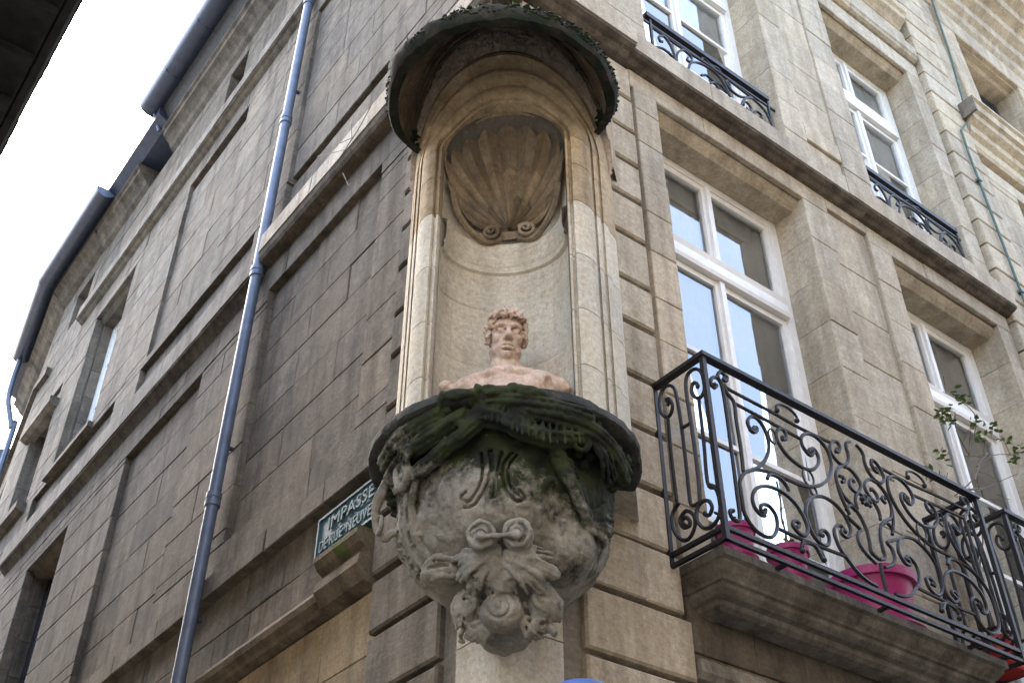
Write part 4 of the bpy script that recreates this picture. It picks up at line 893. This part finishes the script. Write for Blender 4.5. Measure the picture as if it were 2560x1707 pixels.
corb = sc_.mesh(FDf).build('corbel', 'corbel', niche, 2, fixn=False)
corb['label'] = 'bulging carved corbel with engraved monogram, leaves and snail knob'

# ================================================================= the bust
bs = Sculpt((-.34, -.14, 4.32), (.36, .30, 5.17), .0042)
def rotm(yaw, pitch, roll=0):   # head axes: u right, o front, z up
    a = Matrix.Rotation(yaw, 3, 'Z') @ Matrix.Rotation(pitch, 3, 'X') @ Matrix.Rotation(roll, 3, 'Y'); return np.array(a)
# chest, shoulders
bs.ell((.0, .055, 4.56), (.20, .115, .20), .03); bs.ell((-.16, .05, 4.685), (.11, .08, .07), .04); bs.ell((.17, .05, 4.68), (.12, .08, .07), .04)
bs.cap((.0, .05, 4.36), (0, .06, 4.5), .14, .15, .04)
bs.cap((-.04, .06, 4.765), (-.17, .06, 4.715), .045, .05, .03); bs.cap((.05, .06, 4.765), (.18, .06, 4.71), .045, .05, .03)
bs.cap((.005, .06, 4.70), (.012, .085, 4.93), .072, .062, .04)
for s in (-1, 1): bs.cap((s * .02, .125, 4.745), (s * .055, .07, 4.90), .016, .020, .02); bs.cap((s * .025, .135, 4.742), (s * .13, .11, 4.735), .014, .018, .02)
for i in range(8): bs.path([(-.10 - .018 * i, .135 - .012 * i, 4.52), (-.12 - .018 * i, .14 - .012 * i, 4.62), (-.115 - .018 * i, .08 - .01 * i, 4.72)], .013, .010, .006)
for i in range(14): bs.ell((-.20 - random.uniform(0, .09), .06 + random.uniform(-.05, .06), 4.68 + random.uniform(-.04, .05)), (random.uniform(.02, .045), random.uniform(.015, .03), random.uniform(.012, .028)), .008, rot=random.uniform(-.8, .8))
bs.ell((.255, .06, 4.665), (.062, .055, .05), .012); bs.ell((.30, .075, 4.645), (.022, .025, .022), .006); bs.ell((.215, .125, 4.65), (.018, .03, .05), .010, True)
HM = rotm(R_(-14), R_(-13), R_(2)); bs.xf(HM, (.016, .10, 4.957))
E_ = bs.ell
E_((0, -.012, .04), (.080, .098, .092), .015); E_((0, .020, -.035), (.068, .076, .105), .025); E_((0, .032, -.085), (.056, .056, .052), .02); E_((0, .080, -.117), (.027, .022, .022), .012)
for s in (-1, 1):
    E_((s * .046, .056, -.030), (.024, .028, .022), .014); E_((s * .054, .02, -.085), (.018, .04, .026), .014)
    E_((s * .033, .108, .002), (.026, .028, .019), .005, True)
    bs.path([(s * .008, .096, .022), (s * .034, .094, .030), (s * .060, .074, .020)], .0105, .008, .010)
    E_((s * .034, .078, .0), (.0175, .0165, .0145), .002); bs.cap((s * .016, .0945, .010), (s * .053, .083, .008), .0035, .0035, .002); bs.cap((s * .018, .090, -.012), (s * .048, .082, -.012), .003, .003, .003)
    E_((s * .034 + .003, .096, .001), (.0068, .008, .0068), .001, True)
    E_((s * .0145, .104, -.043), (.0115, .013, .010), .004); E_((s * .0095, .113, -.054), (.0065, .010, .006), .002, True)
    E_((s * .082, -.004, -.014), (.012, .022, .034), .005); E_((s * .091, .0, -.012), (.008, .012, .018), .002, True)
    bs.cap((s * .026, .100, -.052), (s * .040, .082, -.082), .0035, .003, .003, True)
bs.cap((0, .094, .016), (0, .124, -.036), .0100, .0150, .004); E_((0, .125, -.040), (.015, .013, .011), .004)
bs.path([(-.029, .086, -.0830), (-.010, .101, -.0735), (0, .101, -.0765), (.010, .101, -.0735), (.029, .086, -.0830)], .0075, .0075, .003)
bs.path([(-.025, .087, -.0895), (0, .101, -.0925), (.025, .087, -.0895)], .0092, .0092, .003)
bs.path([(-.030, .092, -.0830), (0, .1090, -.0825), (.030, .092, -.0830)], .0046, .0046, .001, True)
E_((0, .095, -.104), (.022, .014, .007), .003, True)
rh = random.Random(8)
for i in range(230):     # hair locks over the skull, leaving the face free
    th = rh.uniform(-math.pi, math.pi); ph = rh.uniform(-.75, 1.5)
    d = Vector((math.sin(th) * math.cos(ph), math.cos(th) * math.cos(ph), math.sin(ph)))
    p = Vector((d.x * .088, -.012 + d.y * .106, .044 + d.z * .098))
    if p.y > .045 and p.z < .080: continue
    if p.y > .020 and p.z < .0: continue
    if p.z < -.035: continue
    tn = Vector((rh.gauss(0, 1), rh.gauss(0, 1), rh.gauss(-.5, 1))).cross(d).normalized() * rh.uniform(.014, .026)
    bs.path([p - tn, p + d * rh.uniform(.010, .022), p + tn - d * .004], .0085, .006, .0015, n=3)
for i in range(24):      # fringe
    x = rh.uniform(-.076, .076); y = .088 - 7.5 * x * x; q = rh.uniform(-.022, .022); zt = rh.uniform(.100, .122)
    bs.path([(x - q * .6, y - .035, zt + .006), (x, y + rh.uniform(.004, .016), zt - .016), (x + q, y + rh.uniform(.006, .014), rh.uniform(.070, .092))], .0105, .0050, .0012, n=3)
for s in (-1, 1):
    for i in range(26): E_((s * (.086 + rh.uniform(-.006, .012)), rh.uniform(-.04, .040), rh.uniform(-.022, .075)), (.0105, .0105, .0105), .0015)
bs.xf(); bs.rough(.0028, .018, 6)
bob = tag(bs.mesh(FDf).build('terracotta_bust', 'terracotta', None, 2, fixn=False), 'pink terracotta bust of a curly haired man standing on the niche shelf', 'bust')

# ================================================================= iron balconies
CF=[[(1.068,5.01),(1.084,5.011),(1.065,4.987),(1.045,4.993),(1.042,5.021),(1.061,5.052),(1.099,5.063),(1.123,5.025),(1.13,4.895),(1.126,4.62),(1.121,4.362),(1.117,4.245),(1.099,4.22),(1.065,4.219),(1.049,4.243),(1.056,4.262),(1.072,4.266)],[(1.154,5.089),(1.142,5.072),(1.165,5.076),(1.176,5.101),(1.156,5.112),(1.131,5.119),(1.109,5.1),(1.104,5.068),(1.132,5.035),(1.161,4.99),(1.202,4.951),(1.199,4.831),(1.201,4.679),(1.194,4.53)],[(1.338,4.841),(1.324,4.829),(1.323,4.841),(1.345,4.858),(1.354,4.844),(1.329,4.817),(1.301,4.823),(1.287,4.867),(1.318,4.911),(1.358,4.922),(1.399,4.901),(1.426,4.849),(1.429,4.769),(1.393,4.688),(1.334,4.618),(1.266,4.569),(1.209,4.532),(1.162,4.472),(1.146,4.415),(1.146,4.365),(1.152,4.288),(1.189,4.23),(1.239,4.203),(1.301,4.2),(1.348,4.223),(1.386,4.28),(1.392,4.343),(1.367,4.379),(1.334,4.39),(1.295,4.376),(1.283,4.35),(1.289,4.33),(1.312,4.338),(1.317,4.355)],[(1.14,5.039),(1.189,5.025),(1.47,5.02),(1.727,5.007),(1.973,5.014)],[(1.213,4.949),(1.453,4.942),(1.708,4.931)],[(1.309,4.32),(1.276,4.314),(1.239,4.34),(1.23,4.387),(1.255,4.441),(1.311,4.487),(1.389,4.512),(1.485,4.512),(1.566,4.477),(1.613,4.418),(1.63,4.367),(1.615,4.323),(1.584,4.301),(1.548,4.306),(1.517,4.329),(1.514,4.351),(1.541,4.371),(1.563,4.367),(1.562,4.35),(1.54,4.334)],[(1.212,4.534),(1.293,4.579),(1.4,4.602),(1.506,4.609),(1.614,4.612),(1.72,4.636),(1.82,4.685),(1.894,4.753),(1.94,4.833),(1.949,4.894),(1.931,4.952),(1.883,4.992),(1.82,5.003),(1.758,4.981),(1.719,4.939),(1.716,4.893),(1.744,4.859),(1.773,4.849),(1.805,4.877),(1.794,4.898),(1.767,4.882),(1.772,4.867)],[(1.777,4.879),(1.8,4.905),(1.826,4.898),(1.841,4.859),(1.819,4.806),(1.767,4.758),(1.698,4.738),(1.63,4.746),(1.566,4.771),(1.522,4.816),(1.505,4.853),(1.511,4.887),(1.534,4.921),(1.569,4.935),(1.592,4.916),(1.584,4.881),(1.556,4.864),(1.556,4.879)],[(1.372,4.553),(1.388,4.58),(1.421,4.595),(1.48,4.593),(1.519,4.566),(1.53,4.54)],[(1.738,4.583),(1.675,4.533),(1.637,4.456),(1.638,4.398),(1.66,4.338),(1.704,4.301),(1.749,4.299),(1.784,4.327),(1.791,4.369),(1.766,4.39),(1.731,4.375),(1.721,4.352),(1.742,4.355)],[(1.738,4.583),(1.815,4.607),(1.9,4.595),(1.961,4.556),(1.992,4.495),(1.988,4.452),(1.953,4.414),(1.918,4.417),(1.91,4.438),(1.933,4.457),(1.945,4.444)],[(1.935,4.44),(1.92,4.468),(1.887,4.462),(1.855,4.431),(1.849,4.383),(1.871,4.321),(1.914,4.278),(1.976,4.224),(2.047,4.195),(2.123,4.185)],[(1.396,4.277),(1.607,4.275),(1.909,4.288)],[(2.03,4.991),(2.013,4.97),(2.038,4.974),(2.06,5.009),(2.048,5.041),(2.013,5.037),(1.978,5.003),(1.964,4.952),(1.988,4.916),(2.025,4.897),(2.069,4.904),(2.11,4.943),(2.125,4.995),(2.12,5.04),(2.134,5.073),(2.169,5.096)],[(2.063,4.899),(2.005,4.858),(1.97,4.806),(1.965,4.741),(1.976,4.665),(2.005,4.596),(2.018,4.57)],[(1.997,4.803),(2.024,4.807),(2.035,4.786),(2.009,4.769)],[(2.06,4.888),(2.107,4.89),(2.157,4.857),(2.178,4.813),(2.155,4.767),(2.116,4.746),(2.079,4.764),(2.082,4.803),(2.118,4.826),(2.124,4.809)],[(1.967,4.736),(1.996,4.678),(2.059,4.639),(2.11,4.589),(2.139,4.52),(2.142,4.45),(2.14,4.39),(2.193,4.363)],[(2.099,4.634),(2.095,4.676),(2.112,4.72),(2.142,4.749),(2.173,4.742),(2.196,4.718),(2.16,4.692)],[(1.996,4.592),(2.017,4.621),(2.049,4.632),(2.081,4.616)],[(1.985,4.552),(2.027,4.531),(2.084,4.502),(2.053,4.468),(2.049,4.413),(2.09,4.363),(2.161,4.327)],[(1.556,4.231),(1.573,4.269),(1.609,4.281),(1.665,4.266),(1.696,4.226),(1.703,4.209)]]
CRING=[(1.473,4.852,0.029,0.045),(1.714,4.689,0.043,0.053),(1.737,4.615,0.026,0.028)]
CPL=[(1.632,5.076),(1.634,4.234)]
CS=[[(0.098,5.004),(0.109,5.016),(0.095,5.043),(0.118,5.038),(0.134,4.984),(0.117,4.942),(0.086,4.937),(0.053,4.977),(0.044,5.034),(0.055,5.093),(0.087,5.128),(0.125,5.122),(0.158,5.086),(0.171,5.014),(0.181,4.813),(0.182,4.555),(0.181,4.395),(0.196,4.354),(0.229,4.35),(0.245,4.365),(0.254,4.519),(0.249,4.826),(0.242,5.012),(0.254,5.096),(0.29,5.12),(0.333,5.107),(0.363,5.063),(0.37,4.989),(0.36,4.944),(0.328,4.925),(0.295,4.95),(0.28,4.996),(0.293,5.034),(0.314,5.028),(0.326,5.002),(0.316,4.993)],[(0.093,4.93),(0.088,4.721),(0.093,4.424)],[(0.32,4.917),(0.317,4.662),(0.309,4.429),(0.354,4.374),(0.366,4.325)],[(0.175,4.816),(0.247,4.813)],[(0.138,4.267),(0.116,4.297),(0.135,4.315),(0.165,4.284),(0.156,4.257),(0.114,4.271),(0.105,4.32),(0.151,4.345),(0.195,4.298),(0.192,4.236),(0.147,4.194),(0.093,4.213),(0.052,4.289),(0.056,4.37),(0.108,4.412)],[(0.276,4.283),(0.264,4.275),(0.294,4.257),(0.317,4.287),(0.3,4.331),(0.258,4.346),(0.221,4.322),(0.214,4.262),(0.248,4.207),(0.3,4.193),(0.348,4.22),(0.37,4.28),(0.365,4.363),(0.323,4.411)]]
CG=[[(1.536,8.747),(1.514,8.734),(1.498,8.763),(1.52,8.803),(1.569,8.833),(1.625,8.771),(1.651,8.685),(1.661,8.609)],[(1.669,8.616),(1.691,8.718),(1.728,8.79),(1.78,8.832),(1.843,8.818),(1.859,8.788),(1.831,8.734),(1.795,8.727),(1.814,8.773)],[(1.781,8.568),(1.826,8.698),(1.883,8.77),(1.974,8.815),(2.1,8.827),(2.197,8.774),(2.26,8.63)],[(1.436,8.601),(1.511,8.647),(1.584,8.652),(1.643,8.627)],[(1.94,8.65),(2.004,8.699),(2.077,8.681),(2.133,8.619)],[(1.973,8.857),(1.998,8.91),(2.072,8.892),(2.111,8.869)],[(2.276,8.78),(2.264,8.825),(2.241,8.802),(2.254,8.763),(2.306,8.728),(2.395,8.731),(2.543,8.83)],[(2.543,8.83),(2.639,8.804),(2.708,8.748),(2.753,8.621)],[(2.381,8.605),(2.431,8.715),(2.495,8.789),(2.563,8.829)],[(2.417,8.642),(2.425,8.685),(2.47,8.712),(2.511,8.669),(2.483,8.614),(2.439,8.626)],[(2.528,8.576),(2.538,8.64),(2.574,8.682),(2.623,8.675),(2.634,8.641),(2.602,8.624)],[(1.426,8.843),(1.753,8.843),(2.106,8.864),(2.543,8.83)],[(1.426,8.931),(1.413,8.619)]]

IR = .0105
def bar(fr_pts, r=IR, n=6): return MB().tube(fr_pts, r, n)
def ball(p, r): return MB().lathe(p, [(r * math.sin(math.pi * k / 6) + 1e-4, -r * math.cos(math.pi * k / 6)) for k in range(7)], 8)
def iron_scroll(pts, parent, name='scroll', r=IR, spiral=True):
    P = cat_rom(pts, 5); n = len(P)
    mb = MB().tube(P, [r] * n, 6)
    return mb.build(name, 'iron', parent, True)
def mk_balcony(label, x0, x1, o, group):
    """railing with the traced left half mirrored about its middle, on a moulded stone slab"""
    zt, zb = 5.17, 4.155; xm = (x0 + x1) / 2; OR = .38
    b = thing('iron_balcony', ((x0 + x1) / 2, -.2, 4.1), label, 'balcony', group)
    # slab
    prof = [(.31, 4.11), (.31, 4.068), (.287, 4.06), (.285, 4.045), (.262, 4.02), (.24, 4.003), (.232, 3.99), (.212, 3.985), (.205, 3.965), (.175, 3.945), (.14, 3.938), (.13, 3.915), (.10, 3.90), (.0, 3.895)]
    sx0, sx1 = x0 + .05, x1 - .05; rows = []
    for oo, z in prof:
        ins = .31 - oo
        rows.append([(sx0 + ins * .75, .05, z), (sx0 + ins * .75, -oo, z), (sx1 - ins * .75, -oo, z), (sx1 - ins * .75, .05, z)])
    mb = MB(); mb.grid(rows); mb.add([(sx0, .05, 4.11), (sx0, -.31, 4.11), (sx1, -.31, 4.11), (sx1, .05, 4.11)], [(0, 1, 2, 3)])
    mb.build('stone_slab', 'slab', b)
    # rails and posts
    F = lambda x, z, oo=OR: (x, -oo, z)
    t = MB(); t.box(FRf, x0 - .022, x1 + .022, OR - .024, OR + .024, zt - .012, zt + .012); t.build('top_rail', 'iron', b)
    for x in (x0, x1): MB().box(FRf, x - .022, x + .022, 0, OR - .0245, zt - .0115, zt + .0115).build('top_rail', 'iron', b)
    for zc, hh in ((zb, .011), (zb - .058, .010)): 
        MB().box(FRf, x0 - .011, x1 + .011, OR - .011, OR + .011, zc - hh, zc + hh).build('bottom_rail', 'iron', b)
        for x in (x0, x1): MB().box(FRf, x - .0105, x + .0105, 0, OR - .0115, zc - hh, zc + hh).build('bottom_rail', 'iron', b)
    for x in (x0, x1):
        MB().box(FRf, x - .0135, x + .0135, OR - .0135, OR + .0135, zb - .068, zt - .012).build('post', 'iron', b)
        MB().box(FRf, x - .0125, x + .0125, .0, .025, zb - .06, zt - .012).build('post', 'iron', b)
    for k in range(3):
        x = x0 + .03 + (x1 - x0 - .06) * (k + .5) / 3; MB().box(FRf, x - .012, x + .012, .25, OR - .012, zb - .066, zb - .050).build('foot_bracket', 'iron', b)
    sc = (x1 - x0) / 2.394; mir = (lambda c: [(2 * 2.197 - x, z) for x, z in c])
    for c in CF:
        for cc in (c, mir(c)): iron_scroll([F(xm + (x - 2.197) * sc, z) for x, z in cc], b)
    for (rx, rz, ra, rb) in CRING:
        for sgn in (-1, 1):
            pts = [F(xm + sgn * (2.197 - rx) * sc + ra * math.cos(2 * math.pi * k / 18), rz + rb * math.sin(2 * math.pi * k / 18)) for k in range(19)]
            MB().tube(pts, .006, 6, False).build('ring', 'iron', b, True)
    for px, pz in CPL:
        for sgn in (-1, 1):
            cx = xm + sgn * (2.197 - px) * sc
            pts = [F(cx + .085 * math.cos(R_(200 - 220 * k / 16)), pz + .045 * math.sin(R_(200 - 220 * k / 16)) - .01) for k in range(17)]
            MB().tube(pts, .008, 6).build('crescent', 'iron', b, True)
            for e in (0, 16): ball(pts[e], .016).build('bud', 'iron', b, True)
    MB().tube([F(xm, 4.34), F(xm - .004, 4.25), F(xm, 4.16)], .011, 6).build('stem', 'iron', b, True)
    for dx, dz in ((-.03, 4.72), (.03, 4.72), (0, 4.70), (0, 4.745)): ball(F(xm + dx, dz), .017).build('bud', 'iron', b, True)
    for x in (x0, x1):
        for c in CS: iron_scroll([(x, -min(oo, .372), z) for oo, z in c], b)
    for c in CF:      # iron buds at the spiral ends
        if len(c) < 7: continue
        for cc in (c, mir(c)):
            for e, q in ((0, 3), (-1, -4)):
                if math.hypot(cc[e][0] - cc[q][0], cc[e][1] - cc[q][1]) < .055: ball(F(xm + (cc[e][0] - 2.197) * sc, cc[e][1]), .0125).build('bud', 'iron', b, True)
    return b
mk_balcony('black wrought iron balcony with scrolls and magenta pots, nearest the niche', 1.0, 3.394, .38, 'iron balconies')
mk_balcony('black wrought iron balcony cut off by the right edge of the picture', 3.70, 5.70, .38, 'iron balconies')
def guard(xc, label, dx):
    b = thing('window_guard', (xc, -.05, 8.3), label, 'railing', 'window guards')
    Fg = lambda x, z: (x + dx, -(-.05), z)
    MB().box(FRf, 1.375 + dx, 2.76 + dx, -.075, -.03, 8.935, 8.985).build('top_rail', 'iron', b)
    MB().box(FRf, 1.335 + dx, 2.835 + dx, -.06, -.045, 8.865, 8.885).build('fixing_bar', 'iron', b)
    for c in CG: iron_scroll([Fg(x, z) for x, z in c], b, r=.011)
    for c in CG[:6]: iron_scroll([Fg(4.17 - x, z - .0) for x, z in c], b, r=.011) if c[0][0] > 1.9 else None
    MB().box(FRf, 1.41 + dx, 1.43 + dx, -.06, -.04, 8.30, 8.93).build('post', 'iron', b); MB().box(FRf, 2.74 + dx, 2.76 + dx, -.06, -.04, 8.30, 8.93).build('post', 'iron', b)
    MB().box(FRf, 1.41 + dx, 2.76 + dx, -.06, -.04, 8.38, 8.40).build('bottom_rail', 'iron', b)
    return b
guard(2.08, 'low iron scroll guard of the upper window above the near balcony', 0.)
guard(4.70, 'low iron scroll guard of the upper window beside the grooved pier', 2.60)
# ================================================================= flower pots
def pot(x, o, z, r, h, label, m='pot', plant=0, saucer=True):
    p = thing('flower_pot', (x, -o, z), label, 'flower pot')
    MB().lathe((x, -o, z), [(.001, .012), (r * .72, .012), (r * .95, h * .86), (r * .96, h * .86), (r * 1.06, h * .86), (r * 1.07, h), (r * .98, h), (r * .93, h * .88), (.001, h * .87)], 32).build('pot_body', m, p, True)
    if saucer: MB().lathe((x, -o, z), [(.001, 0), (r * .9, 0), (r * 1.05, .03), (r * 1.0, .032), (r * .86, .008), (.001, .008)], 28).build('saucer', m, p, True)
    MB().lathe((x, -o, z + h * .885), [(r * .93, 0), (r * .5, .006), (.001, .01)], 20).build('soil', 'soil', p, True)
    return p
pot(1.28, .20, 4.112, .095, .20, 'small magenta pot at the near corner of the scrolled balcony')
pot(1.68, .19, 4.112, .105, .21, 'small magenta pot second from the near corner of the balcony')
pot(2.58, .045, 4.112, .235, .36, 'big magenta pot with wide rim in the middle of the scrolled balcony')
pot(3.93, .22, 4.112, .12, .20, 'red pot at the end of the balcony by the picture edge', 'redpot')
# ================================================================= plants
def leafmesh(p, d, up, L, W):
    d = d.normalized(); s = d.cross(up).normalized() if d.cross(up).length > 1e-3 else Vector((1, 0, 0)); n = s.cross(d)
    q = [p, p + d * L * .35 + s * W * .5, p + d * L * .7 + s * W * .4, p + d * L - n * L * .12, p + d * L * .7 - s * W * .4, p + d * L * .35 - s * W * .5, p + d * L * .5 + n * W * .12]
    return q, [(0, 1, 6), (1, 2, 6), (2, 3, 6), (3, 4, 6), (4, 5, 6), (5, 0, 6)]
def leaves(mb, c, n, spread, L, rg):
    for i in range(n):
        p = Vector(c) + Vector((rg.gauss(0, spread), rg.gauss(0, spread * .7), rg.gauss(0, spread * .8)))
        d = Vector((rg.gauss(0, 1), rg.gauss(-.2, 1), rg.gauss(.1, .5))); v, f = leafmesh(p, d, Vector((rg.gauss(0, .3), rg.gauss(0, .3), 1)), L * rg.uniform(.6, 1.2), L * .55); mb.add(v, f)
rg = random.Random(3)
sh = thing('balcony_shrub', (3.5, -.25, 4.35), 'thin leafy shrub straggling in front of the farther balcony door', 'shrub')
pot(3.52, .2, 4.112, .11, .2, 'red pot holding the straggling shrub at the far end of the scrolled balcony', 'redpot')
br = {'b1': [(3.5, 5.3), (3.6, 5.41), (3.75, 5.58), (3.85, 5.75), (3.86, 5.85), (3.79, 5.9)], 'b2': [(3.5, 5.3), (3.74, 5.41), (3.99, 5.56), (4.31, 5.74)], 'b3': [(3.5, 5.3), (3.69, 5.38), (3.88, 5.42), (4.16, 5.5)], 'b4': [(3.6, 5.41), (3.89, 5.66), (4.18, 5.88), (4.38, 5.91)], 'b5': [(3.5, 5.3), (3.4, 5.36), (3.3, 5.4)], 'b6': [(3.75, 5.58), (3.92, 5.74), (4.09, 5.86)], 'b7': [(3.85, 5.75), (3.96, 6.04), (3.81, 6.09), (3.71, 6.21)], 'b8': [(3.52, 4.30), (3.50, 4.7), (3.53, 5.0), (3.5, 5.3)], 'b9': [(3.85, 5.75), (3.7, 5.86), (3.6, 5.95)]}
for k, c in br.items():
    P = cat_rom([(x + rg.uniform(-.01, .01), -.25 + .06 * math.sin(i * 1.7 + len(k) + c[-1][0] * 5), z) for i, (x, z) in enumerate(c)], 5); n = len(P)
    MB().tube(P, [(.0075 if k == 'b8' else .0048) * (1 - .55 * i / n) for i in range(n)], 5).build('branch', 'twig', sh, True)
    for q in range(2):
        i = rg.randrange(n // 3, n); d = Vector((rg.gauss(0, 1), rg.gauss(0, .5), rg.gauss(.2, .7))).normalized() * rg.uniform(.06, .16)
        MB().tube([P[i], P[i] + d * .5 + Vector((0, 0, .01)), P[i] + d], .0022, 4).build('twig', 'twig', sh)
lf = MB()
for x, z in [(3.53, 5.92), (3.62, 5.9), (3.82, 6.21), (3.91, 6.22), (3.96, 6.04), (3.94, 5.9), (4.17, 6.08), (4.38, 5.91), (4.45, 5.99), (3.37, 5.54), (3.6, 6.0), (4.34, 6.06), (3.21, 5.35)]: leaves(lf, (x, -.25, z), 10, .028, .055, rg)
tag(lf.build('foliage', 'leaf', sh), kind='stuff')
for x, o, z, n, s in ((1.28, .20, 4.32, 26, .045), (1.68, .19, 4.33, 12, .03), (3.93, .22, 4.33, 40, .07)):
    pl = thing('potted_plant', (x, -o, z - .03), 'low green seedlings in the %s' % {1.28: 'corner magenta pot', 1.68: 'second small magenta pot', 3.93: 'red pot by the picture edge'}[x], 'plant')
    mb = MB(); leaves(mb, (x, -o, z), n, s, .04, rg); mb.build('foliage', 'leaf', pl)
    for q in range(4): MB().tube([(x + rg.gauss(0, .01), -o, z - .035), (x + rg.gauss(0, .03), -o + rg.gauss(0, .02), z + .01), (x + rg.gauss(0, .04), -o + rg.gauss(0, .03), z + .05)], .002, 4).build('stem', 'twig', pl)
st = thing('dry_stem', (1.74, -.19, 4.28), 'knobbly bare stem rising from the second small magenta pot', 'plant')
P = cat_rom([(1.67, -.19, 4.29), (1.68, -.20, 4.42), (1.67, -.2, 4.52), (1.685, -.2, 4.62), (1.68, -.2, 4.74)], 6); MB().tube(P, [.006 + .003 * (i % 5 == 0) for i in range(len(P))], 6).build('stem', 'twig', st, True)
MB().tube([P[14], P[14] + Vector((.03, -.01, .05))], .002, 4).build('twig', 'twig', st)
vn = thing('dead_vine', (-.06, 1.9, 8.), 'dead wiry vine hanging from the string course left of the canopy', 'vine')
for c in [[(1.5, 8.14), (1.62, 8.05), (1.74, 8.0), (1.85, 7.96), (1.92, 7.92), (1.99, 7.89)], [(1.86, 7.98), (2.11, 8.16), (2.34, 8.33)], [(1.75, 8.02), (1.79, 8.21)], [(1.74, 8.01), (1.89, 8.1), (1.94, 8.13)], [(1.82, 7.69), (1.69, 7.44)]]:
    P = cat_rom([(-.15, y, z) for y, z in c], 5); MB().tube(P, .0035, 5).build('stem', 'twig', vn, True)
# ================================================================= street name plate
sg = thing('street_sign', (-.02, 1.5, 4.7), 'worn blue green street name plate reading IMPASSE under the left of the corbel', 'sign')
MB().box(FLf, 1.10, 1.81, -.05, -.004, 4.555, 4.825).build('plate', 'signblue', sg)
f = MB()
f.box(FLf, 1.10, 1.81, -.003, .008, 4.555, 4.570); f.box(FLf, 1.10, 1.81, -.003, .008, 4.810, 4.825); f.box(FLf, 1.10, 1.115, -.003, .0075, 4.571, 4.809); f.box(FLf, 1.795, 1.81, -.003, .0075, 4.571, 4.809)
f.build('plate_rim', 'signblue', sg)
def text(s, size, y, z, parent, wid):
    cu = bpy.data.curves.new('t', 'FONT'); cu.body = s; cu.size = size; cu.extrude = .005; cu.align_x = 'CENTER'; cu.resolution_u = 3
    to = bpy.data.objects.new('t', cu); C.objects.link(to); dg = bpy.context.evaluated_depsgraph_get(); dg.update()
    me = bpy.data.meshes.new_from_object(to.evaluated_get(dg)); bpy.data.objects.remove(to)
    xs = [v.co.x for v in me.vertices]; k = wid / (max(xs) - min(xs)); bo = .006
    for v in me.vertices: x, yy, zz_ = v.co; v.co = Vector(FLf(y - x * k, bo + zz_ * .0 - .006 + (zz_ + .005), z + yy))
    me.materials.clear(); me.materials.append(M['signletter']); o = bpy.data.objects.new('lettering', me); C.objects.link(o); attach(o, parent); return o
text('IMPASSE', .115, 1.43, 4.703, sg, .50)
text('DE', .10, 1.715, 4.590, sg, .09)
text('RUE', .10, 1.57, 4.590, sg, .14)
text('NEUVE', .10, 1.325, 4.590, sg, .26)
# ================================================================= round traffic sign whose top edge shows at the bottom
rs = thing('round_sign', (.06, -.42, 2.9), 'round blue rimmed sign whose top just shows at the bottom edge', 'sign')
ax = ((.80, -.60, 0), (0, 0, 1), (-.60, -.80, 0)); c0 = Vector((.06, -.40, 2.985))
MB().lathe(c0, [(.001, .004), (.175, .004), (.205, .004), (.21, 0), (.205, -.006), (.001, -.006)], 48, ax).build('rim_plate', 'roundblue', rs, True)
MB().lathe(c0, [(.001, .0075), (.165, .0075), (.168, .005)], 48, ax).build('face', 'roundwhite', rs)
MB().tube([c0 + Vector((.03, .04, .1)), c0 + Vector((.03, .04, -2.985))], .03, 12).build('post', 'zinc', rs, True)
